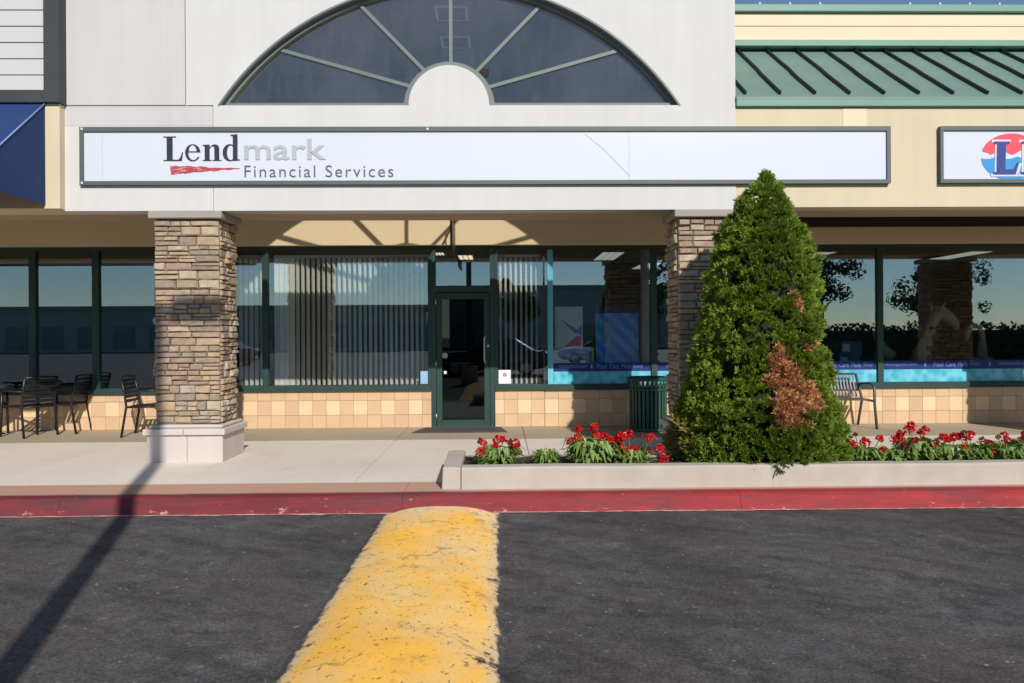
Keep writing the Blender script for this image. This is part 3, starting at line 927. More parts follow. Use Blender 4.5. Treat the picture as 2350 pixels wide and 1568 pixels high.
CW, CD, CZ0, CZ1 = 0.69, 0.49, 0.588, 2.925
def column(name, x0, label, seed, faces):
    rr = random.Random(seed)
    y0 = 8.64
    x1, y1 = x0 + CW, y0 + CD
    c = thing(name, label, 'column', ((x0 + x1) / 2, (y0 + y1) / 2, 0.152), 'stone clad columns holding up the canopy')
    box('mortar_core', m_mortar, c, x0, x1, y0, y1, CZ0 - 0.02, CZ1 + 0.02)
    for face in 'FRLB':
        w = CW + 0.05 if face in 'FB' else CD
        lay = face_layout(w, CZ1 - CZ0, rr)
        joined = MB() if face not in faces else None
        for (u, z, L_, h_) in lay:
            g = 0.0035
            sc = (L_ - 2 * g, rr.uniform(0.022, 0.062), h_ - 2 * g)
            if face == 'F': loc, rz = (x0 - 0.025 + u + g, y0, CZ0 + z + g), 0
            elif face == 'R': loc, rz = (x1, y0 + u + g, CZ0 + z + g), math.pi / 2
            elif face == 'B': loc, rz = (x1 + 0.025 - u - g, y1, CZ0 + z + g), math.pi
            else: loc, rz = (x0, y1 - u - g, CZ0 + z + g), -math.pi / 2
            me_ = SV[rr.randrange(12)]
            M_ = Matrix.Translation(loc) @ Matrix.Rotation(rz, 4, 'Z') @ Matrix.Diagonal((*sc, 1))
            if joined is None:
                o = link('stone', me_, c); o.location = loc; o.rotation_euler = (0, 0, rz); o.scale = sc
            else:
                joined.add([M_ @ v.co for v in me_.vertices], [tuple(p.vertices) for p in me_.polygons])
        if joined is not None:
            o = obj('rear_stones', joined, m_stone, c); o['kind'] = 'stuff'
    # cast base of two courses and a lip, cap under the beam
    bx0, bx1, by0, by1 = x0 - 0.085, x1 + 0.085, y0 - 0.12, y1 + 0.10
    midx = x0 + 0.37
    for a, b in ((bx0, midx - 0.002), (midx + 0.002, bx1)):
        box('base_block', m_cast, c, a, b, by0, by1, 0.145, 0.462, 0.006)
    for a, b in ((bx0 - 0.035, midx - 0.03 - 0.002), (midx - 0.03 + 0.002, bx1 + 0.035)):
        mbx = MB().hexa([(a, by0 - 0.035, 0.463), (b, by0 - 0.035, 0.463), (b, by1 + 0.035, 0.463), (a, by1 + 0.035, 0.463),
                         (a, by0 - 0.035, 0.535), (b, by0 - 0.035, 0.535), (b, by1 + 0.035, 0.535), (a, by1 + 0.035, 0.535)])
        obj('base_cap', mbx, m_cast, c, 0.012)
    box('base_wash', m_cast, c, x0 - 0.075, x1 + 0.075, y0 - 0.10, y1 + 0.08, 0.534, 0.575, 0.015)
    box('capital', m_capstone, c, x0 - 0.075, x1 + 0.075, D1 - 0.012, y1 + 0.10, 2.945, 3.028, 0.008)
    return c
column('stone_column', -3.945, 'stone clad column standing left of the entrance with a lamp shadow on it', 11, 'FRL')
column('stone_column', 2.115, 'stone clad column partly hidden behind the conical evergreen', 23, 'FLR')
column('stone_column', 8.35, 'stone clad column beyond the far right end of flower bed', 37, '')

# ------------------------------------------------------------------ signs
KS = 8.515 / 8.40
def sgx(v): return v * KS
def sgz(v): return 1.58 + (v - 1.58) * KS
sg = thing('shop_sign', 'long white box sign with Lendmark Financial Services lettering', 'sign', (-0.1, 8.5, 3.29))
sx0, sx1, sz0, sz1 = sgx(-4.706), sgx(4.492), sgz(3.297), sgz(3.950)
fm = MB()
fm.box(sx0, sx1, 8.515, D1 - 0.001, sz1 - 0.052, sz1); fm.box(sx0, sx1, 8.515, D1 - 0.001, sz0, sz0 + 0.045)
fm.box(sx0, sx0 + 0.045, 8.516, D1 - 0.002, sz0 + 0.045, sz1 - 0.052); fm.box(sx1 - 0.045, sx1, 8.516, D1 - 0.002, sz0 + 0.045, sz1 - 0.052)
obj('sign_frame', fm, m_signframe, sg)
FY = 8.535
for a, b in ((sx0 + 0.045, -4.522), (-4.52, 1.51), (1.512, sx1 - 0.045)):
    box('sign_panel', m_sign, sg, a, b, FY, D1 - 0.01, sz0 + 0.045, sz1 - 0.052)
TY = FY - 0.004
def ell(cx, cz, rx, rz, a, b, n=20):
    return [(cx + rx * math.cos(math.radians(t)), cz + rz * math.sin(math.radians(t))) for t in np.linspace(a, b, n)]
gl_L = [[(0, 0), (.74, 0), (.79, .36), (.745, .36), (.69, .17), (.60, .055), (.37, .055), (.37, .955), (.51, .955), (.51, 1), (0, 1), (0, .955), (.13, .955), (.13, .045), (0, .045)]]
gl_e = [ell(.31, .335, .31, .35, 3, 330, 36) + ell(.335, .34, .21, .30, 326, 186, 20) + [(.15, .35), (.62, .35)], [(.15, .395)] + ell(.305, .395, .155, .25, 175, 5, 16) + [(.46, .395)]]
gl_n = [[(0, 0), (.36, 0), (.36, .04), (.285, .04), (.285, .48), (.34, .57), (.41, .60), (.46, .575), (.475, .50), (.475, .04), (.40, .04), (.40, 0), (.76, 0), (.76, .04), (.675, .04), (.675, .50), (.65, .60), (.58, .66), (.49, .68), (.38, .65), (.285, .55), (.285, .67), (0, .655), (0, .615), (.085, .60), (.085, .04), (0, .04)]]
gl_d1 = [ell(.31, .335, .31, .35, 0, 360, 40)[:-1], ell(.345, .335, .16, .30, 0, 360, 30)[:-1]]
gl_d2 = [[(.44, 0), (.74, .02), (.74, .06), (.645, .07), (.645, 1.09), (.34, 1.06), (.34, 1.02), (.44, 1.005)]]
hL = 0.278; zb = 3.568
def place(g, x, w, zz=zb, h=hL, y=TY):
    mx = max(p[0] for lp in g for p in lp)
    return poly_mesh('letter', [[(sgx(x + p[0] * w), sgz(zz + p[1] * h)) for p in lp] for lp in g], y, 0.003, m_ink)
wL = hL * 1.02
link('letter', place(gl_L, -3.775, wL * 0.98), sg)
link('letter', place(gl_e, -3.533, wL * 0.98), sg)
link('letter', place(gl_n, -3.337, wL * 0.98), sg)
d_ = link('letter', place(gl_d1, -3.112, wL * 0.92), sg)
link('letter', place(gl_d2, -3.112, wL * 0.92, y=TY - 0.0012), sg)
link('lettering', text_mesh('lettering', 'mark', sgx(-2.870), sgz(3.578), 0.935, TY, m_greyink, height=0.245, bold=0.012, depth=0.003), sg)
link('lettering', text_mesh('lettering', 'Financial Services', sgx(-2.868), sgz(3.384), 1.70, TY, m_midink, height=0.135, space=1.2, bold=-0.004, depth=0.003), sg)
top_e = [(-3.706, 3.512)]; bot_e = []
rr = random.Random(3)
for i in range(40):
    t = i / 39
    x = -3.706 + 0.78 * t
    half = 0.046 * (1 - t) ** 1.1 + 0.006 + 0.004 * math.sin(t * 31)
    mid = 3.468 + 0.017 * t
    j = rr.uniform(-0.004, 0.004)
    top_e.append((x + 0.003, min(3.515, mid + half * (0.95 if t < .55 else 0.6) + j * (1 - t)))); bot_e.append((x + (0.016 if i == 0 else 0.003), mid - half + j))
link('brush_stroke', poly_mesh('brush_stroke', [[(sgx(a_), sgz(b_)) for a_, b_ in top_e[1:] + bot_e[::-1]]], TY, 0.003, m_redink), sg)
obj('scratch', MB().tube([(1.0, FY - 0.001, 3.90), (1.22, FY - 0.001, 3.72), (1.51, FY - 0.001, 3.42)], 0.0022, 5), m_greyink, sg)
for bx, bz in ((-4.74, 3.96), (-4.74, 3.345), (-0.81, 3.955)):
    obj('bolt', MB().tube([(bx, 8.509, bz), (bx, 8.516, bz)], 0.014, 8), m_sign, sg)

s2 = thing('pool_store_sign', 'white box sign with red and blue wave roundel at right edge', 'sign', (7.0, 8.5, 3.3))
qx0, qx1 = sgx(5.067), 10.5
fm = MB()
fm.box(qx0, qx1, 8.515, D1 + 0.011, sgz(3.90), sgz(3.950)); fm.box(qx0, qx1, 8.515, D1 + 0.011, sgz(3.300), sgz(3.342))
fm.box(qx0, qx0 + 0.035, 8.516, D1 + 0.01, sgz(3.342), sgz(3.90)); fm.box(qx1 - 0.035, qx1, 8.516, D1 + 0.01, sgz(3.342), sgz(3.90))
obj('sign_frame', fm, m_signframe, s2)
box('sign_panel', m_sign, s2, qx0 + 0.035, qx1 - 0.035, FY, D1, sgz(3.342), sgz(3.90))
LC = (sgx(5.90), sgz(3.60)); LR = (0.36, 0.272)
up = ell(*LC, *LR, 18, 162, 40)
wave_u = [(x, sgz(3.655) + 0.028 * math.cos((x - sgx(5.78)) * 24) * (1 if x > 5.72 else 0.4)) for x in np.linspace(up[-1][0], up[0][0], 40)]
link('roundel_top', poly_mesh('roundel_top', [up + wave_u], TY, 0.003, m_logored), s2)
lo = ell(*LC, *LR, 183, 357, 40)
wave_l = [(x, sgz(3.585) - 0.03 * abs(math.cos((x - sgx(5.61)) * 13)) + 0.02) for x in np.linspace(lo[-1][0], lo[0][0], 40)]
link('roundel_bottom', poly_mesh('roundel_bottom', [lo + wave_l], TY, 0.003, m_logosky), s2)
gl_L2 = [[(0, 0), (.62, 0), (.72, .36), (.66, .36), (.56, .17), (.33, .15), (.36, .92), (.45, .93), (.46, 1), (.02, 1), (.02, .93), (.10, .92), (.08, .08), (-.02, .07)]]
gl_E2 = [[(0, 0), (.64, 0), (.68, .3), (.6, .3), (.5, .12), (.33, .12), (.34, .45), (.46, .45), (.5, .35), (.54, .35), (.56, .66), (.52, .66), (.48, .56), (.34, .55), (.35, .90), (.5, .90), (.6, .72), (.66, .72), (.64, 1), (.02, 1), (.02, .93), (.10, .92), (.08, .08), (-.02, .07)]]
def outline(g, x, z, w, h, grow):
    cx = sum(p[0] for p in g[0]) / len(g[0]); cz = 0.5
    return [[(x + (cx + (p[0] - cx) * (1 + grow)) * w, z + (cz + (p[1] - cz) * (1 + grow * 0.55)) * h) for p in g[0]]]
def letter2(g, x, z=sgz(3.395), w=0.42, h=0.385):
    link('letter_outline', poly_mesh('letter_outline', outline(g, x, z, w, h, 0.20), TY - 0.003, 0.003, m_sign), s2)
    link('letter', poly_mesh('letter', outline(g, x, z, w, h, 0.0), TY - 0.006, 0.003, m_logoblue), s2)
letter2(gl_L2, sgx(5.685)); letter2(gl_E2, sgx(6.005))
for i, ch in enumerate('SLIE\'S'):
    link('letter', text_mesh('letter', ch, 6.46 + i * 0.33, sgz(3.395), 0.12 if ch in "I'" else 0.28, TY - 0.006, m_logoblue, height=0.38 if ch != "'" else 0.12, bold=0.02, depth=0.003), s2)

# ------------------------------------------------------------------ navy awning
aw_ = thing('awning', 'navy blue canvas awning with pale piping over the left shop', 'awning', (-8.0, 8.46, 3.08))
ax0, ax1 = -13.0, -5.118
yA, yB = 8.455, 7.52
zt, zf, zb_ = 4.225, 3.42, 3.085
hw = 0.55
mb = MB()
nseg = 24
vs = []
for i in range(nseg + 1):
    x = ax0 + (ax1 - ax0) * i / nseg
    sag = 0.012 * math.sin(i * 1.7)
    vs += [(x, yA, zt), (x, (yA + yB) / 2, (zt + zf) / 2 - 0.012 + sag * 0.5), (x, yB, zf), (x, yB + 0.006, zb_)]
fs = [(i * 4 + k, i * 4 + k + 1, (i + 1) * 4 + k + 1, (i + 1) * 4 + k) for i in range(nseg) for k in range(3)]
mb.add(vs, fs)
ob = obj('slope_panel', mb, m_navyfab, aw_)
sol = ob.modifiers.new('cloth', 'SOLIDIFY'); sol.thickness = 0.004; sol.offset = -1
mb = MB().add([(ax1, yA, zt), (ax1, yB, zf), (ax1, yB + 0.006, zb_), (ax1, yA, zb_)], [(0, 1, 2, 3)])
ob = obj('end_panel', mb, m_navyfab, aw_)
sol = ob.modifiers.new('cloth', 'SOLIDIFY'); sol.thickness = 0.004
obj('piping', MB().tube([(ax1 + 0.004, yA - 0.01, zt), (ax1 + 0.004, yB, zf), (ax1 + 0.004, yB, zb_)], 0.008, 6), m_piping, aw_)
fm = MB()
for x in (ax1 - 0.03, -8, -10.5):
    fm.tube([(x, yA - 0.01, zb_ + 0.03), (x, yB + 0.03, zb_ + 0.03), (x, yB + 0.03, zf - 0.03), (x, yA - 0.01, zt - 0.04)], 0.014, 6)
fm.tube([(ax0, yB + 0.03, zb_ + 0.03), (ax1 - 0.02, yB + 0.03, zb_ + 0.03)], 0.014, 6)
obj('awning_frame', fm, m_alu, aw_)

# ------------------------------------------------------------------ hanging blade sign (seen edge on)
hs = thing('hanging_sign', 'thin dark hanging blade sign seen edge on in front of the door', 'sign', (-0.70, 10.6, 2.6))
hx, hy = -0.66, 10.3
mm = MB(); mm.tube([(hx, hy, 3.39), (hx, hy + 0.02, 3.32), (hx, hy, 3.20)], 0.012, 6); mm.tube([(hx, hy + 0.65, 3.5), (hx, hy + 0.65, 3.20)], 0.012, 6)
mm.tube([(hx - 0.005, hy - 0.1, 3.40), (hx - 0.005, hy + 1.25, 3.40)], 0.02, 6)
obj('hanger', mm, m_black, hs)
box('sign_board', m_black, hs, hx - 0.014, hx + 0.014, hy - 0.05, hy + 0.72, 2.72, 3.20, 0.006)

# ------------------------------------------------------------------ vertical blinds
def blinds(x0, x1, label, tilt=62):
    b = thing('vertical_blind', label, 'blinds', ((x0 + x1) / 2, D2 + 0.22, 2.86), 'vertical blinds in the finance office windows')
    box('headrail', m_sign, b, x0, x1, D2 + 0.20, D2 + 0.25, 2.83, 2.87)
    base_ = MB()
    a = math.radians(tilt); w = 0.076
    vs = []
    for j in range(2):
        z = (0.0, -2.02)[j]
        for q in range(5):
            s = -1 + q * 0.5
            vs.append((s * w / 2, 0.010 * (1 - s * s), z))
    base_.add(vs, [(q, q + 1, 5 + q + 1, 5 + q) for q in range(4)], True)
    me_ = base_.mesh('slat', m_blind)
    x = x0 + 0.04
    first = x + 0.25 if x1 - x0 > 2 else x0
    while x < x1 - 0.03:
        o = link('slat', me_, b)
        o.location = (x, D2 + 0.225, 2.83)
        o.rotation_euler = (0, 0, (a if x > first else 0.2) + random.uniform(-0.07, 0.07))
        x += 0.0822
    return b
blinds(-4.14, -3.69, 'narrow run of ivory vertical blinds beside the left stone column')
blinds(-3.57, -1.12, 'wide run of ivory vertical blinds left of the entrance door')
blinds(-0.02, 0.66, 'short run of ivory vertical blinds right of the entrance door')

# ------------------------------------------------------------------ notices, window bands, posters
def flat_thing(name, label, cat, x0, x1, y, z0, z1, m, parts=()):
    o = box(name, m, None, x0, x1, y - 0.002, y, z0, z1)
    tag(o, label, cat)
    for (pn, pm, a, b, c, d) in parts:
        q = box(pn, pm, o, a, b, y - 0.0035, y - 0.0022, c, d)
    return o
GY = D2 - 0.006
flat_thing('notice', 'pale blue paper notice taped to glass left of door', 'notice', -1.236, -1.117, GY, 0.83, 1.03, m_paperblue)
nt = flat_thing('notice', 'white paper notice with pink mark on glass right of door', 'notice', -0.015, 0.172, GY, 0.825, 1.04, m_paper)
obj('stamp', MB().tube([(0.08, GY - 0.0035, 0.965), (0.08, GY - 0.0022, 0.965)], 0.035, 16), m_pinkink, nt)
st = obj('sticker', MB().tube([(-0.855, D2 - 0.0145, 1.27), (-0.855, D2 - 0.0125, 1.27)], 0.045, 18), m_greyink)
tag(st, 'small round grey sticker on the door glass', 'sticker')
st = box('sticker', m_paper, None, -0.868, -0.828, D2 - 0.0145, D2 - 0.0125, 0.985, 1.03)
tag(st, 'tiny white square sticker low on the door glass', 'sticker')
flat_thing('window_banner', 'narrow pale teal vertical banner strip on the pool store glass', 'banner', 0.757, 0.842, GY, 0.815, 2.92, m_tealstrip)
def band(x0, x1, label, texts):
    b = thing('window_band', label, 'banner', ((x0 + x1) / 2, GY, 0.87), 'printed bands along the pool store windows')
    box('navy_strip', m_navyband, b, x0, x1, GY - 0.002, GY, 1.012, 1.145)
    box('water_strip', m_water, b, x0, x1, GY - 0.002, GY, 0.814, 1.008)
    for s, x, w in texts:
        cw_ = w / len(s); at_ = 0
        for word in s.split(' '):
            link('lettering', text_mesh('lettering', word, x + at_ * cw_, 1.050, cw_ * (len(word) - 0.15), GY - 0.0025, m_bandtext, height=0.075, depth=0.0012), b)
            at_ += len(word) + 1
band(0.845, 2.378, 'navy and pool water printed band on glass left of stone column', [('lesliespools.com', 0.93, 0.44), ('\u2022', 1.43, 0.035), ('Pool Care Made Easy', 1.53, 0.73)])
band(2.472, 5.948, 'navy and pool water printed band on glass behind the evergreen and bench', [('lesliespools.com', 2.62, 0.6), ('\u2022', 3.40, 0.035), ('Pool Care Made Easy', 3.6, 0.74), ('\u2022', 4.6, 0.035), ('lesliespools.com', 4.75, 0.3), ('Pool Care Made Easy', 5.16, 0.74)])
band(6.052, 9.84, 'navy and pool water printed band on glass at the far right', [('lesliespools.com', 6.09, 0.5), ('\u2022', 6.71, 0.035), ('Pool Care Made Easy', 6.86, 0.74), ('\u2022', 7.74, 0.035), ('lesliespools.com', 7.9, 0.5)])
# inside posters and boards
pst = thing('poster', 'white poster with blue and red triangles in pool store window', 'poster', (1.06, D2 + 0.12, 1.38))
box('sheet', m_paper, pst, 0.88, 1.32, D2 + 0.11, D2 + 0.118, 1.385, 2.03)
link('print', poly_mesh('print', [[(0.98, 1.82), (1.24, 1.66), (1.30, 1.74), (1.30, 1.58), (1.18, 1.62)]], D2 + 0.106, 0.003, m_logosky), pst)
link('print', poly_mesh('print', [[(1.03, 1.40), (1.29, 1.40), (1.29, 1.56), (1.22, 1.56)]], D2 + 0.106, 0.003, m_logored), pst)
pst = thing('poster', 'wide landscape board with blue splash photograph in pool store window', 'poster', (1.16, D2 + 0.09, 1.13))
box('frame', m_siding, pst, 0.86, 1.49, D2 + 0.085, D2 + 0.10, 1.135, 1.385)
box('print', m_splash, pst, 0.88, 1.455, D2 + 0.08, D2 + 0.0845, 1.15, 1.355)
pst = thing('poster', 'tall dark blue lattice poster hanging inside the pool store', 'poster', (1.9, D2 + 0.3, 1.13))
box('sheet', m_lattice, pst, 1.55, 2.24, D2 + 0.30, D2 + 0.31, 1.10, 2.02)
box('header', m_navyband, pst, 1.55, 2.24, D2 + 0.295, D2 + 0.2995, 1.93, 2.02)
box('picture', m_tealstrip, pst, 1.66, 1.79, D2 + 0.294, D2 + 0.2995, 1.45, 1.78)
post = box('pillar', m_siding, None, 2.30, 2.42, D2 + 0.30, D2 + 0.42, 0.15, 2.99)
tag(post, 'pale square pillar inside the pool store behind the mullion', 'pillar')
def troffer(x, y, label, w=0.42, l=1.3, e=0.25, z=2.985):
    t = thing('ceiling_light', label, 'light', (x, y, z), 'ceiling lights inside the shops')
    box('frame', m_siding, t, x - w / 2, x + w / 2, y - l / 2, y + l / 2, z - 0.012, z - 0.001)
    for i in range(3):
        box('diffuser', m_lamp, t, x - w / 2 + 0.02 + i * (w - 0.04) / 3, x - w / 2 + (i + 1) * (w - 0.04) / 3, y - l / 2 + 0.03, y + l / 2 - 0.03, z - 0.018, z - 0.0125)
m_lamp = emit('light_diffuser', (0.8, 0.82, 0.75), 0.45)
troffer(1.95, 13.1, 'three part ceiling light nearest the pool store glass')
troffer(3.0, 15.0, 'second ceiling light deeper inside the pool store')
troffer(5.6, 13.2, 'ceiling light inside pool store behind the evergreen tree')
troffer(8.3, 13.2, 'ceiling light inside pool store at the far right')
m_lamp = emit('warm_light_diffuser', (1.0, 0.92, 0.62), 1.1)
troffer(-0.58, 13.2, 'warm ceiling light inside the office above the door', 0.3, 0.7)
troffer(-1.0, 12.6, 'small warm ceiling light left above the door transom', 0.2, 0.4)

# inflatable pool toys on display
m_beige = mat('beige_vinyl', lin(225, 205, 170, 0.7), 0.4, 0.05, 8, spec=0.5)
m_spot = mat('brown_vinyl_spots', lin(150, 95, 85, 0.7), 0.4)
gf = thing('giraffe_float', 'beige inflatable giraffe pool float with brown spots in the window', 'pool float', (7.5, 12.6, 1.0))
obj('body', MB().tube([(7.22, 12.6, 1.0), (7.25, 12.6, 1.25), (7.36, 12.6, 1.5), (7.44, 12.6, 1.72), (7.50, 12.6, 1.86), (7.60, 12.6, 1.93), (7.74, 12.6, 1.84), (7.84, 12.6, 1.70), (7.87, 12.6, 1.64)], [0.16, 0.14, 0.10, 0.08, 0.095, 0.12, 0.10, 0.075, 0.03], 12), m_beige, gf)
for sx_ in (-1, 1):
    obj('horn', MB().tube([(7.50 + 0.03 * sx_, 12.6 - 0.05 * sx_, 1.95), (7.46 + 0.16 * (sx_ > 0), 12.6 - 0.08 * sx_, 2.10)], [0.03, 0.018], 8), m_beige, gf)
    obj('ear', MB().tube([(7.48, 12.6 + 0.09 * sx_, 1.98), (7.38 + 0.28 * (sx_ > 0), 12.6 + 0.16 * sx_, 2.04)], [0.035, 0.012], 8), m_beige, gf)
for (x, z, r) in ((7.30, 1.32, 0.05), (7.42, 1.50, 0.045), (7.36, 1.66, 0.03), (7.30, 1.16, 0.055), (7.47, 1.66, 0.03)):
    obj('spot', MB().tube([(x, 12.44, z), (x, 12.52, z)], r, 9), m_spot, gf)
tk = obj('swan_neck_float', MB().tube([(6.62, 12.4, 1.18), (6.50, 12.4, 1.28), (6.40, 12.4, 1.45), (6.33, 12.4, 1.66), (6.315, 12.4, 1.80)], [0.10, 0.09, 0.065, 0.04, 0.015], 10), m_beige)
tag(tk, 'pale curved neck of inflatable float standing by the mullion', 'pool float')
fl = thing('flamingo_float', 'small hooked beige inflatable neck right of the giraffe float', 'pool float', (8.1, 12.5, 1.0))
obj('neck', MB().tube([(7.95, 12.5, 1.45), (8.0, 12.5, 1.62), (8.10, 12.5, 1.72), (8.20, 12.5, 1.68), (8.24, 12.5, 1.50), (8.22, 12.5, 1.15)], [0.04, 0.055, 0.06, 0.055, 0.05, 0.10], 10), m_beige, fl)
obj('ring', MB().lathe([(0.16, 0), (0.20, 0.06), (0.16, 0.12), (0.12, 0.06)], (8.2, 12.5, 1.04), 18, cap=False), m_tealstrip, fl)
cs = thing('display_shelf', 'low display shelf with goods along the pool store window', 'shelf', (7.3, 12.6, 0.15))
box('top', m_ceilgrid, cs, 2.6, 9.6, 12.25, 12.9, 0.98, 1.02); box('front', m_int, cs, 2.6, 9.6, 12.28, 12.32, 0.15, 0.979)
m_bluebox = mat('blue_carton', lin(60, 110, 160, 0.8), 0.6, 0.1, 8)
for i, (x, z, w, h) in enumerate(((5.72, 1.022, 0.36, 0.20), (5.76, 1.224, 0.36, 0.22))):
    b = box('carton', m_bluebox, None, x, x + w, 12.40, 12.7, z, z + h, 0.004)
    tag(b, ('lower blue carton with label on the display shelf by the bench', 'upper blue carton with white label on the display shelf by the bench')[i], 'carton')
    q = box('label', m_paper, b, x + 0.03, x + 0.15, 12.396, 12.3995, z + 0.05, z + h - 0.04)

# ------------------------------------------------------------------ door mat
dm = obj('door_mat', MB().hexa([(-1.30, 10.90, 0.152), (0.115, 10.90, 0.152), (0.02, 11.50, 0.152), (-1.16, 11.50, 0.152), (-1.29, 10.91, 0.166), (0.105, 10.91, 0.166), (0.01, 11.49, 0.166), (-1.15, 11.49, 0.166)]), m_rubber)
tag(dm, 'dark rubber mat on the walkway in front of the door', 'door mat')

# ------------------------------------------------------------------ litter bin
bn = thing('litter_bin', 'dark green slatted metal litter bin beside the right stone column', 'litter bin', (2.22, 11.05, 0.152))
cx, cy, cz = 2.22, 11.05, 0.152
for i in range(28):
    a = 2 * math.pi * i / 28
    d = Vector((math.cos(a), math.sin(a), 0)); tdir = Vector((-d.y, d.x, 0))
    pts = [Vector((cx, cy, cz)) + d * r + Vector((0, 0, z)) for r, z in ((0.268, 0.04), (0.272, 0.35), (0.276, 0.64), (0.305, 0.76))]
    mm = MB()
    for p, q in zip(pts[:-1], pts[1:]):
        mm.bar(p, q, 0.036, 0.008, up=d)
    obj('slat', mm, m_cangreen, bn)
obj('liner', MB().lathe([(0.24, 0.05), (0.245, 0.66)], (cx, cy, cz), 24), m_black, bn)
obj('rim', MB().lathe([(0.268, 0.755), (0.305, 0.745), (0.325, 0.765), (0.315, 0.79), (0.275, 0.80)], (cx, cy, cz), 28, cap=False), m_cangreen, bn)
obj('base_ring', MB().lathe([(0.20, 0.0), (0.285, 0.0), (0.285, 0.045), (0.20, 0.045)], (cx, cy, cz), 28), m_cangreen, bn)
obj('band', MB().lathe([(0.277, 0.60), (0.286, 0.60), (0.288, 0.635), (0.277, 0.635)], (cx, cy, cz), 28, cap=False), m_cangreen, bn)

# ------------------------------------------------------------------ bench
be = thing('bench', 'grey metal slatted bench against the tiled wall right of the evergreen', 'bench', (4.7, 11.2, 0.152))
bx0, bx1 = 3.78, 5.60
for i in range(34):
    x = bx0 + 0.06 + i * (bx1 - bx0 - 0.16) / 33
    mm = MB(); pts = [(x, 11.33, 0.61), (x, 11.39, 0.72), (x, 11.44, 0.85), (x, 11.46, 0.94)]
    for p, q in zip(pts[:-1], pts[1:]):
        mm.bar(p, q, 0.022, 0.008, up=(0, 1, 0))
    obj('back_slat', mm, m_bench, be)
for i in range(8):
    y = 10.96 + i * 0.052
    obj('seat_slat', MB().box(bx0 + 0.03, bx1 - 0.03, y, y + 0.034, 0.578, 0.590), m_bench, be)
obj('top_rail', MB().tube([(bx0 + 0.03, 11.465, 0.95), (bx1 - 0.07, 11.465, 0.95)], 0.016, 8), m_bench, be)
obj('back_rail', MB().tube([(bx0 + 0.03, 11.385, 0.70), (bx1 - 0.05, 11.385, 0.70)], 0.012, 8), m_bench, be)
for x in (bx0, bx1):
    obj('end_frame', MB().tube([(x + 0.02, 10.95, 0.152), (x, 10.97, 0.50), (x, 10.98, 0.74), (x, 11.02, 0.81), (x, 11.12, 0.825), (x - 0.02, 11.40, 0.80)], 0.021, 8), m_bench, be)
    obj('rear_leg', MB().tube([(x, 11.50, 0.152), (x, 11.36, 0.56), (x - 0.02, 11.40, 0.72), (x - 0.05, 11.465, 0.955)], 0.02, 8), m_bench, be)
    obj('seat_rail', MB().tube([(x, 10.97, 0.565), (x, 11.37, 0.565)], 0.018, 8), m_bench, be)

# ------------------------------------------------------------------ cafe chairs and tables
def make_chair(label):
    c = thing('cafe_chair', label, 'chair', (0, 0, 0), 'black metal cafe chairs on the walkway')
    for s in (-1, 1):
        obj('front_leg', MB().tube([(0.25, 0.26 * s, 0), (0.235, 0.25 * s, 0.44), (0.235, 0.25 * s, 0.66)], 0.017, 8), m_black, c)
        obj('rear_leg', MB().tube([(-0.29, 0.24 * s, 0), (-0.22, 0.235 * s, 0.44), (-0.25, 0.23 * s, 0.66), (-0.30, 0.23 * s, 0.86)], 0.017, 8), m_black, c)
        obj('armrest', MB().tube([(0.26, 0.255 * s, 0.665), (0.10, 0.27 * s, 0.675), (-0.24, 0.24 * s, 0.66)], 0.016, 8), m_black, c)
    for i in range(7):
        x = 0.215 - i * 0.066
        obj('seat_slat', MB().box(x - 0.024, x + 0.024, -0.235, 0.235, 0.435, 0.447), m_black, c, 0.003, 1)
    obj('seat_frame', MB().tube([(0.25, -0.245, 0.43), (0.25, 0.245, 0.43), (-0.22, 0.24, 0.43), (-0.22, -0.24, 0.43), (0.25, -0.245, 0.43)], 0.012, 6), m_black, c)
    for i in range(6):
        z = 0.52 + i * 0.058
        x = -0.235 - 0.06 * ((z - 0.5) / 0.36)
        mm = MB().bar((x, -0.225, z), (x, 0.225, z), 0.010, 0.044)
        obj('back_slat', mm, m_black, c)
    obj('top_rail', MB().tube([(-0.30, -0.23, 0.86), (-0.315, 0, 0.868), (-0.30, 0.23, 0.86)], 0.015, 8), m_black, c)
    return c
ch = make_chair('black slat back cafe chair nearest the left table, back to the column')
ch.location = (-6.90, 10.98, 0.152); ch.rotation_euler = (0, 0, math.radians(152))
for lab, x, y, rz in (('black slat back cafe chair between left table and tiled wall', -6.60, 11.33, 184),
                      ('black slat back cafe chair half hidden behind left stone column', -5.13, 10.92, 4),
                      ('black slat back cafe chair at the far left picture edge behind the table', -7.75, 11.36, -60)):
    c = copy_tree(ch)
    c['label'] = lab; c.location = (x, y, 0.152); c.rotation_euler = (0, 0, math.radians(rz))
m_ttop = mat('dark_mesh_tabletop', (0.045, 0.055, 0.065), 0.35, 0.1, 20, spec=0.6)
def table(label, x, y, r=0.45):
    t = thing('cafe_table', label, 'table', (x, y, 0.152), 'round cafe tables on the walkway')
    obj('tabletop', MB().lathe([(r - 0.02, 0.70), (r, 0.71), (r, 0.735), (r - 0.015, 0.742)], (x, y, 0.152), 32), m_ttop, t)
    obj('pedestal', MB().lathe([(0.035, 0.03), (0.03, 0.70)], (x, y, 0.152), 12), m_black, t)
    for i in range(4):
        a = math.pi / 4 + i * math.pi / 2
        obj('foot', MB().tube([(x, y, 0.22), (x + 0.28 * math.cos(a), y + 0.28 * math.sin(a), 0.17), (x + 0.33 * math.cos(a), y + 0.33 * math.sin(a), 0.154)], 0.018, 6), m_black, t)
table('round dark cafe table at far left edge under the awning', -7.62, 10.95)
table('round dark cafe table behind the left stone column', -4.53, 11.0, 0.40)

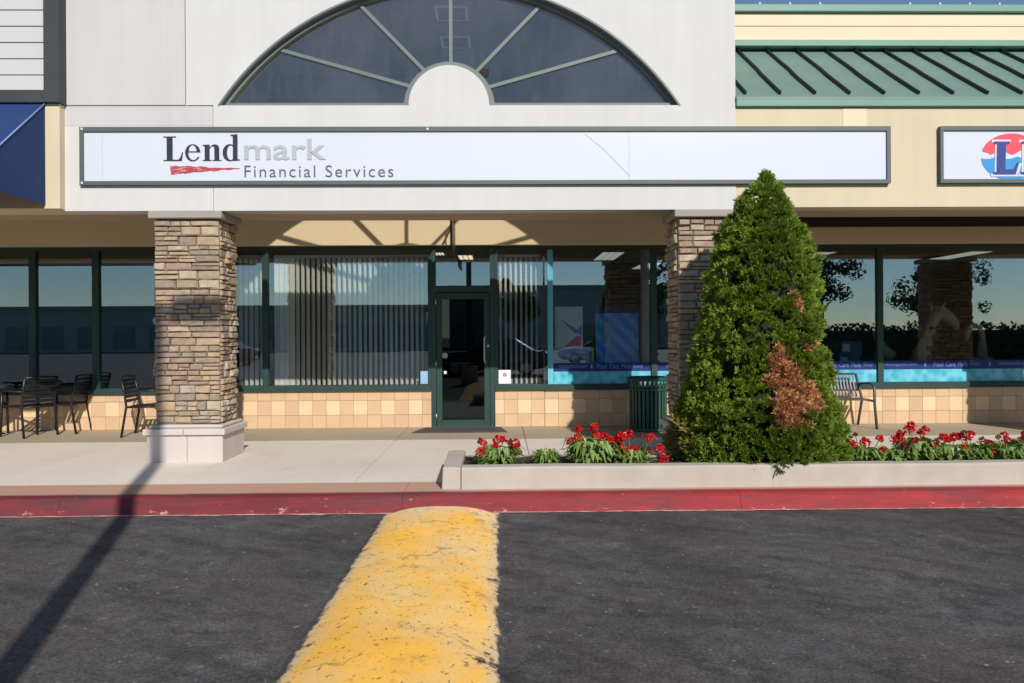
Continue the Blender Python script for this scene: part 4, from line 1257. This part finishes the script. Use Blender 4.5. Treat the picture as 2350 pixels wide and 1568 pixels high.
# ------------------------------------------------------------------ conical evergreen
prof_z = [0.25, 0.34, 0.62, 0.99, 1.61, 2.30, 2.585, 2.83, 2.95, 3.05, 3.17]
prof_l = [1.86, 1.80, 1.80, 1.90, 2.06, 2.22, 2.29, 2.42, 2.50, 2.63, 2.70]
prof_r = [3.48, 3.54, 3.50, 3.30, 3.25, 3.20, 3.06, 2.93, 2.87, 2.81, 2.72]
TYc = 7.52
def tree_dims(z):
    l = np.interp(z, prof_z, prof_l); r = np.interp(z, prof_z, prof_r)
    return (l + r) / 2, (r - l) / 2
def sprays(mb_v, mb_f, base, axis, n, ln, wd, spread, r_):
    """a tuft: fan of narrow blades"""
    a = Vector(axis).normalized()
    s = a.cross(Vector((0, 0, 1)))
    if s.length < 0.05: s = Vector((1, 0, 0))
    s.normalize()
    ph = r_.uniform(0, 2 * math.pi)
    u = (s * math.cos(ph) + a.cross(s) * math.sin(ph))     # fan plane direction
    w = a.cross(u)
    for q in range(n):
        ang = r_.uniform(-spread, spread)
        tw = r_.uniform(-0.5, 0.5)
        d = (a * math.cos(ang) + u * math.sin(ang) + w * tw * 0.6).normalized()
        L_ = ln * r_.uniform(0.6, 1.15)
        b0 = Vector(base) + d * (L_ * r_.uniform(0.0, 0.35))
        side = d.cross(w + Vector((r_.uniform(-.7, .7), r_.uniform(-.7, .7), r_.uniform(-.7, .7)))).normalized() * (wd * r_.uniform(0.7, 1.3) / 2)
        m_ = b0 + d * (L_ * 0.55); t_ = b0 + d * L_
        o = len(mb_v)
        mb_v += [tuple(b0), tuple(m_ - side), tuple(t_), tuple(m_ + side)]
        mb_f.append((o, o + 1, o + 2, o + 3))
tr = thing('evergreen_tree', 'conical evergreen arborvitae with a rusty dead patch in the planter', 'tree', (2.70, TYc, 0.29))
obj('trunk', MB().tube([(2.70, TYc, 0.27), (2.69, TYc, 1.2), (2.70, TYc + 0.02, 2.6)], [0.075, 0.055, 0.015], 8), m_bark, tr)
rt = random.Random(5)
gv, gf_, dv, df_, yv_, yf_ = [], [], [], [], [], []
NCL = 2050
made = 0
while made < NCL:
    z = 0.30 + 2.87 * (rt.random() ** 1.2)
    c_x, rad = tree_dims(z)
    if rt.random() > (rad + 0.06) / 0.95:
        continue
    th = rt.uniform(0, 2 * math.pi)
    if math.sin(th) > 0.55 and rt.random() < 0.6:
        continue                                        # fewer tufts on the hidden back
    p = Vector((math.cos(th) * 2.2, math.sin(th) * 2.2, z * 3.0))
    lump = mnoise.noise(p) * 0.12
    k_ = 0.915 + lump + rt.uniform(-0.10, 0.075)
    ry = min(rad, 0.62) if z < 0.8 else min(rad, 0.74)
    cen = Vector((c_x + math.cos(th) * rad * k_, TYc + math.sin(th) * ry * k_, z))
    if cen.y < 7.1 and cen.z < 0.42 and rt.random() < 0.55:
        continue
    fx, fz = cen.x * TYc / cen.y, 1.58 + (cen.z - 1.58) * TYc / cen.y      # position carried back to the trunk plane
    if math.sin(th) < 0 and ((fx - 2.905) / 0.075) ** 2 + ((fz - 1.73) / 0.10) ** 2 < 1:
        continue                                        # dark hole in the foliage
    rc = rt.uniform(0.04, 0.075)
    wob = 0.5 * mnoise.noise(Vector((fx * 6, 3, fz * 6))) + rt.uniform(-0.22, 0.28)
    dead = math.sin(th) < 0.1 and (((fx - 2.97) / 0.30) ** 2 + ((fz - 0.93) / 0.38) ** 2 + wob < 0.72 or ((fx - 3.01) / 0.07) ** 2 + ((fz - 1.93) / 0.12) ** 2 < 0.8 * rt.random() or ((fx - 3.14) / 0.08) ** 2 + ((fz - 1.42) / 0.09) ** 2 < 0.7 * rt.random() or ((fx - 2.86) / 0.10) ** 2 + ((fz - 1.26) / 0.20) ** 2 < 0.8)
    yell = ((fx - 1.83) / 0.17) ** 2 + ((fz - 0.52) / 0.17) ** 2 < 1 and rt.random() < 0.75
    up_ = 0.75 + 0.5 * rt.random() if z > 0.6 else 0.15 + 0.3 * rt.random()
    for q in range(7 if dead else 6):
        off = Vector((rt.gauss(0, 1), rt.gauss(0, 1), rt.gauss(0, 1))).normalized() * rc * rt.uniform(0.2, 1.0)
        axis = Vector((math.cos(th), math.sin(th), up_)) + off * 9
        pos = cen + off
        if dead: sprays(dv, df_, pos, axis, 19, 0.058, 0.016, 1.1, rt)
        elif yell: sprays(yv_, yf_, pos, axis, 15, 0.08, 0.022, 1.0, rt)
        else: sprays(gv, gf_, pos, axis, 21, 0.052, 0.0145, 1.1, rt)
    made += 1
for q in range(60):                                     # the narrow leading tip
    t = q / 59
    pos = Vector((2.705 + rt.gauss(0, 0.045 * (1 - t) + 0.006), TYc + rt.gauss(0, 0.04 * (1 - t) + 0.006), 2.98 + 0.20 * t))
    sprays(gv, gf_, pos, Vector((rt.gauss(0, 0.5), rt.gauss(0, 0.5), 1)), 9, 0.06, 0.015, 0.7, rt)
for (nm, v_, f_, m_) in (('crown', gv, gf_, m_thuja), ('dead_foliage', dv, df_, m_dead), ('yellowed_foliage', yv_, yf_, m_yellowed)):
    obj(nm, MB().add(v_, f_), m_, tr)
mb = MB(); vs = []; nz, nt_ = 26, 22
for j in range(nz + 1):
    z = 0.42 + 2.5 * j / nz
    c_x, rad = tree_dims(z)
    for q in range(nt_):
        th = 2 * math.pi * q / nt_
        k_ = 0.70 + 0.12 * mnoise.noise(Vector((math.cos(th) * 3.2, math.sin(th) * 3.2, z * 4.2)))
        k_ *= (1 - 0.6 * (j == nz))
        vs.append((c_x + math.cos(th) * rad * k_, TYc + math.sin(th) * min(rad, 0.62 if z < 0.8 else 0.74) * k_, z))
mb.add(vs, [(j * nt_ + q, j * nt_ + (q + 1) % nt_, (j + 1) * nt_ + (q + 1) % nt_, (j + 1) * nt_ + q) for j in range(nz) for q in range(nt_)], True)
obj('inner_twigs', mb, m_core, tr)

# ------------------------------------------------------------------ red bedding flowers
def head_mesh(seed, m, r0=0.048):
    r_ = random.Random(seed); mb = MB()
    for i in range(46):
        th = r_.uniform(0, 2 * math.pi); el = r_.uniform(-0.35, 1.5)
        d = Vector((math.cos(th) * math.cos(el), math.sin(th) * math.cos(el), math.sin(el)))
        s = d.cross(Vector((r_.uniform(-1, 1), r_.uniform(-1, 1), r_.uniform(-1, 1)))).normalized()
        t = d.cross(s)
        c_ = d * r0 * r_.uniform(0.55, 1.0)
        w = r0 * 0.34
        tip = d * r0 * 0.25
        mb.add([c_ - s * w, c_ - t * w * 0.8 + tip, c_ + s * w, c_ + t * w * 0.8 + tip], [(0, 1, 2, 3)])
    return mb.mesh('flower_head', m)
HEADS = [head_mesh(i, m_petal) for i in range(5)] + [head_mesh(9, m_petalold, 0.036)]
def leaf_clump(seed, rad, h, n):
    r_ = random.Random(seed); mb = MB()
    for i in range(n):
        th = r_.uniform(0, 2 * math.pi)
        out = Vector((math.cos(th), math.sin(th), 0)); sd = Vector((-out.y, out.x, 0))
        L_ = rad * r_.uniform(0.35, 1.15); hh = h * r_.uniform(0.35, 1.1); w = r_.uniform(0.012, 0.024)
        b_ = out * r_.uniform(0.0, rad * 0.5)
        pts = [b_, b_ + out * L_ * 0.35 + Vector((0, 0, hh * 0.75)), b_ + out * L_ * 0.75 + Vector((0, 0, hh)), b_ + out * L_ * 1.05 + Vector((0, 0, hh * r_.uniform(0.45, 0.95)))]
        ws = [w * 0.5, w, w * 1.1, 0.001]
        vs = []
        for p, q in zip(pts, ws):
            vs += [p - sd * q, p + sd * q]
        mb.add(vs, [(0, 1, 3, 2), (2, 3, 5, 4), (4, 5, 7, 6)])
    return mb.mesh('leaves', m_strap)
CL = [leaf_clump(i, 0.20, 0.20, (230, 200, 260, 210)[i]) for i in range(4)]
plants = [  # x, y, size, flowers (dx, dz, kind), label
    (-0.01, 7.26, 0.85, [(-0.20, 0.10, 0), (-0.185, 0.17, 1), (-0.15, 0.235, 2), (-0.02, 0.27, 3), (0.035, 0.265, 1), (0.10, 0.255, 5), (0.19, 0.14, 5), (0.155, 0.235, 2)], 'red flowering plant at the left end of the planter'),
    (0.45, 7.30, 0.68, [], 'small leafy bedding plant without blooms, second from planter left end'),
    (0.90, 7.28, 1.05, [(-0.20, 0.24, 0), (-0.13, 0.28, 1), (-0.12, 0.36, 2), (0.02, 0.39, 3), (0.04, 0.31, 0), (0.13, 0.29, 1), (0.18, 0.26, 2), (0.22, 0.22, 4), (0.27, 0.27, 3)], 'tallest red flowering plant in the middle of the left bed'),
    (1.29, 7.25, 0.85, [(-0.10, 0.30, 2), (-0.03, 0.31, 0), (-0.06, 0.14, 3), (0.02, 0.17, 1), (0.06, 0.10, 5), (0.13, 0.30, 5), (0.18, 0.29, 4), (0.27, 0.18, 2), (0.31, 0.08, 0)], 'red flowering plant just left of the evergreen'),
    (3.62, 7.30, 0.80, [(-0.12, 0.30, 5), (-0.02, 0.22, 3), (0.05, 0.05, 0), (0.18, 0.24, 2), (-0.16, 0.20, 1)], 'red flowering plant half under the evergreen on its right side'),
    (3.90, 7.22, 0.85, [(-0.05, 0.26, 0), (0.06, 0.30, 3), (0.10, 0.17, 1), (-0.14, 0.06, 2), (0.13, 0.24, 5)], 'red flowering plant first clear of the evergreen on the right'),
    (4.16, 7.36, 0.95, [(-0.08, 0.33, 0), (0.0, 0.36, 1), (0.08, 0.29, 2), (0.14, 0.31, 3), (0.03, 0.22, 4), (-0.12, 0.22, 0), (0.18, 0.22, 5)], 'fullest red flowering plant in front of the bench side gap'),
    (4.42, 7.24, 0.90, [(-0.10, 0.28, 1), (0.0, 0.24, 0), (0.07, 0.26, 2), (0.12, 0.15, 3), (-0.03, 0.13, 4)], 'red flowering plant midway along the right bed'),
    (4.70, 7.30, 0.85, [(-0.10, 0.30, 5), (0.02, 0.27, 1), (0.10, 0.23, 5), (0.14, 0.12, 2)], 'red flowering plant with several faded heads in the right bed'),
    (4.98, 7.24, 0.90, [(-0.08, 0.27, 5), (0.05, 0.28, 3), (0.12, 0.25, 5)], 'second last red flowering plant before the right picture edge'),
    (5.26, 7.30, 0.90, [(-0.08, 0.28, 0), (0.02, 0.30, 5), (0.12, 0.22, 1)], 'last red flowering plant at the right picture edge'),
]
for i, (x, y, s, fl_, lab) in enumerate(plants):
    p = thing('flowering_plant', lab, 'plant', (x, y, 0.28), 'bedding plants in the planter')
    o = link('leaves', CL[i % 4], p, (x, y, 0.28)); o.scale = (s * 1.15, s * 0.85, s * random.uniform(0.95, 1.2)); o.rotation_euler = (0, 0, i * 1.3)
    rp = random.Random(i)
    fl_ = fl_ + [(rp.uniform(-0.2, 0.2), rp.uniform(0.06, 0.26), rp.choice((0, 1, 2, 5, 5))) for _ in range(3 if i > 3 else (5 if i == 2 else 3 if fl_ else 0))]
    for (dx, dz, kd) in fl_:
        dy = rp.uniform(-0.10, 0.08)
        a = Vector((x + dx * 0.35, y + dy * 0.3, 0.28)); b = Vector((x + dx, y + dy, 0.28 + dz * 1.0))
        obj('stem', MB().tube([a, a.lerp(b, 0.5) + Vector((0, 0, 0.03)), b], 0.0045, 5), m_stem, p)
        h_ = link('flower_head', HEADS[kd], p, b)
        h_.rotation_euler = (rp.uniform(-0.4, 0.4), rp.uniform(-0.4, 0.4), rp.uniform(0, 6)); h_.scale = (rp.uniform(0.8, 1.2) if i < 4 else rp.uniform(0.7, 1.1),) * 3

# ------------------------------------------------------------------ parking-lot lamp whose shadow falls on the column
s_ = 9.3
lpx, lpy = -3.935 + SX * s_, 8.55 - s_
lh = 1.92 + SZ * s_
lp = thing('lamp_post', 'tall parking lot lamp post behind the camera', 'lamp post', (lpx, lpy, 0))
obj('pole', MB().tube([(lpx, lpy, 0.0), (lpx, lpy, lh + 0.05)], [0.085, 0.08], 12), m_darktrim, lp)
obj('footing', MB().lathe([(0.28, 0), (0.28, 0.55), (0.25, 0.6)], (lpx, lpy, 0), 20), m_kerbwhite, lp)
obj('arm', MB().bar((lpx, lpy, lh), (lpx + 0.2, lpy, lh), 0.06, 0.08), m_darktrim, lp)
obj('lamp_head', MB().box(lpx + 0.16, lpx + 0.76, lpy - 0.16, lpy + 0.16, lh - 0.06, lh + 0.08), m_darktrim, lp, 0.03)

# ------------------------------------------------------------------ what the glass reflects: far side of the lot
m_far = mat('far_building_stucco', (0.34, 0.36, 0.34), 0.9, 0.1, 0.3)
m_farwin = mat('far_shop_window', (0.17, 0.19, 0.19), 0.3, 0.3, 0.8)
m_farglass = mat('far_window_dark', (0.03, 0.04, 0.05), 0.2)
def far_building(label, x0, x1, y, h, n):
    b = thing('retail_building', label, 'building', ((x0 + x1) / 2, y, 0))
    box('wall', m_far, b, x0, x1, y - 14, y, -0.2, h)
    box('parapet', m_capstone, b, x0 - 0.2, x1 + 0.2, y - 14.2, y + 0.25, h, h + 0.4)
    for i in range(n):
        a = x0 + (x1 - x0) * (i + 0.2) / n; c = x0 + (x1 - x0) * (i + 0.8) / n
        box('window', m_farwin, b, a, c, y, y + 0.06, 0.3, 2.8)
far_building('long low retail building across the lot behind the camera', -62, -8, -58, 4.6, 14)
far_building('taller retail building across the lot behind the camera', -6, 24, -66, 7.2, 8)
def make_tree(label, x, y, h):
    t = thing('broadleaf_tree', label, 'tree', (x, y, 0), 'trees across the parking lot')
    r_ = random.Random(int(x * 7))
    tb = MB().tube([(x, y, 0), (x + 0.1, y, h * 0.4), (x, y, h * 0.8)], [0.22, 0.15, 0.05], 8)
    for i in range(6):
        a = r_.uniform(0, 6.28)
        tb.tube([(x, y, h * 0.35 + i * h * 0.06), (x + math.cos(a) * h * 0.22, y + math.sin(a) * h * 0.22, h * 0.6 + i * h * 0.05)], [0.08, 0.02], 6)
    obj('trunk', tb, m_bark, t)
    v_, f_ = [], []
    cl = [(Vector((x + r_.uniform(-1, 1) * h * 0.28, y + r_.uniform(-1, 1) * h * 0.28, h * r_.uniform(0.42, 0.98))), h * r_.uniform(0.08, 0.15)) for _ in range(24)]
    for i in range(2600):
        c_, rr_ = cl[r_.randrange(24)]
        d = Vector((r_.gauss(0, 1), r_.gauss(0, 1), r_.gauss(0, 1))).normalized()
        p = c_ + d * rr_ * r_.uniform(0.5, 1)
        s1 = d.cross(Vector((r_.uniform(-1, 1), r_.uniform(-1, 1), r_.uniform(-1, 1)))).normalized() * 0.10
        s2_ = d.cross(s1).normalized() * 0.14
        o = len(v_); v_ += [p - s1, p - s2_, p + s1, p + s2_]; f_.append((o, o + 1, o + 2, o + 3))
    obj('crown', MB().add(v_, f_), m_backtree, t)
TL = ('medium broadleaf tree across the lot nearest the camera', 'tall broadleaf tree across the lot in front of the taller store', 'rounder broadleaf tree at the right side of the lot', 'tallest broadleaf tree at the far right of the lot', 'small broadleaf tree straight behind the camera across the lot')
for i, (x, y, h) in enumerate(((9, -26, 6.5), (25, -34, 8.0), (31, -30, 6.8), (44, -48, 8.5), (1.5, -40, 6.0))):
    make_tree(TL[i], x, y, h)

hv, hf = [], []
rh_ = random.Random(4)
for i in range(13000):
    x = rh_.uniform(13, 56); z = rh_.uniform(0.0, 1) ; y = -20 + rh_.gauss(0, 0.35)
    z *= 2.1 + 0.35 * mnoise.noise(Vector((x * 0.5, 2, 0))) + 0.2 * mnoise.noise(Vector((x * 2.5, 9, 0)))
    d = Vector((rh_.gauss(0, 1), rh_.gauss(0, 1), rh_.gauss(0, 1))).normalized()
    s1 = d.orthogonal().normalized() * 0.10; s2_ = d.cross(s1).normalized() * 0.12
    p = Vector((x, y, z)); o = len(hv); hv += [p - s1, p - s2_, p + s1, p + s2_]; hf.append((o, o + 1, o + 2, o + 3))
hm = MB().add(hv, hf)
hm.box(13, 56, -20.25, -19.75, 0.0, 1.75)
hd = obj('hedge', hm, m_backtree)
tag(hd, 'long low clipped hedge across the lot behind the camera', 'hedge')

# parked car behind the camera
m_carpaint = mat('dark_car_paint', (0.02, 0.022, 0.028), 0.2, 0.02, 2, spec=0.6)
m_tyre = mat('tyre_rubber', (0.02, 0.02, 0.02), 0.9)
def car(label, x, y, rz):
    c = thing('parked_car', label, 'car', (x, y, 0))
    L = Matrix.Translation((x, y, 0)) @ Matrix.Rotation(rz, 4, 'Z')
    def pt(mb): 
        mb.v = [tuple(L @ Vector(p)) for p in mb.v]; return mb
    st = [(-2.25, 0.70, 0.40, 0.62), (-2.15, 0.82, 0.28, 0.80), (-1.5, 0.88, 0.22, 0.92), (-0.6, 0.90, 0.22, 0.95), (0.6, 0.90, 0.22, 0.97), (1.5, 0.88, 0.22, 0.98), (2.1, 0.82, 0.30, 0.96), (2.22, 0.72, 0.42, 0.85)]
    vs = [];
    for (px, hw_, z0, z1) in st:
        vs += [(px, -hw_ * 0.93, z0), (px, -hw_, (z0 + z1) / 2), (px, -hw_ * 0.9, z1), (px, hw_ * 0.9, z1), (px, hw_, (z0 + z1) / 2), (px, hw_ * 0.93, z0)]
    n = len(st)
    fs = [(i * 6 + k, i * 6 + (k + 1) % 6, (i + 1) * 6 + (k + 1) % 6, (i + 1) * 6 + k) for i in range(n - 1) for k in range(6)] + [tuple(range(6)), tuple((n - 1) * 6 + k for k in reversed(range(6)))]
    obj('body', pt(MB().add(vs, fs, True)), m_carpaint, c)
    cab = MB().hexa([(-1.0, -0.80, 0.93), (-1.0, 0.80, 0.93), (1.75, 0.80, 0.96), (1.75, -0.80, 0.96), (-0.25, -0.62, 1.40), (-0.25, 0.62, 1.40), (1.0, 0.62, 1.43), (1.0, -0.62, 1.43)])
    obj('cabin_glass', pt(cab), m_farglass, c, 0.05)
    obj('roof', pt(MB().box(-0.22, 0.98, -0.60, 0.60, 1.405, 1.45)), m_carpaint, c, 0.02)
    for sx_ in (-1.4, 1.4):
        for sy in (-0.82, 0.82):
            w = obj('wheel', pt(MB().tube([(sx_, sy - 0.10, 0.32), (sx_, sy + 0.10, 0.32)], 0.32, 20)), m_tyre, c)
            q = obj('rim', pt(MB().tube([(sx_, sy - 0.105, 0.32), (sx_, sy + 0.105, 0.32)], 0.20, 14)), m_alu, w)
    for sy in (-0.6, 0.6):
        obj('headlight', pt(MB().box(-2.24, -2.14, sy - 0.17, sy + 0.17, 0.62, 0.74)), m_sign, c, 0.02)
car('dark saloon car parked behind the camera', -0.3, -6.5, math.radians(4))
m_whitepaint = mat('white_car_paint', (0.6, 0.6, 0.6), 0.25, 0.02, 2, spec=0.6)
m_redpaint = mat('maroon_car_paint', (0.16, 0.02, 0.025), 0.25, 0.02, 2, spec=0.6)
for (lab_, x_, y_, p_) in (('maroon saloon car parked across the lot on the left', -15.5, -17.5, m_redpaint), ('white saloon car parked across the lot right of centre', 5.5, -17.3, m_whitepaint)):
    m_keep = m_carpaint; m_carpaint = p_
    car(lab_, x_, y_, math.radians(3))
    m_carpaint = m_keep
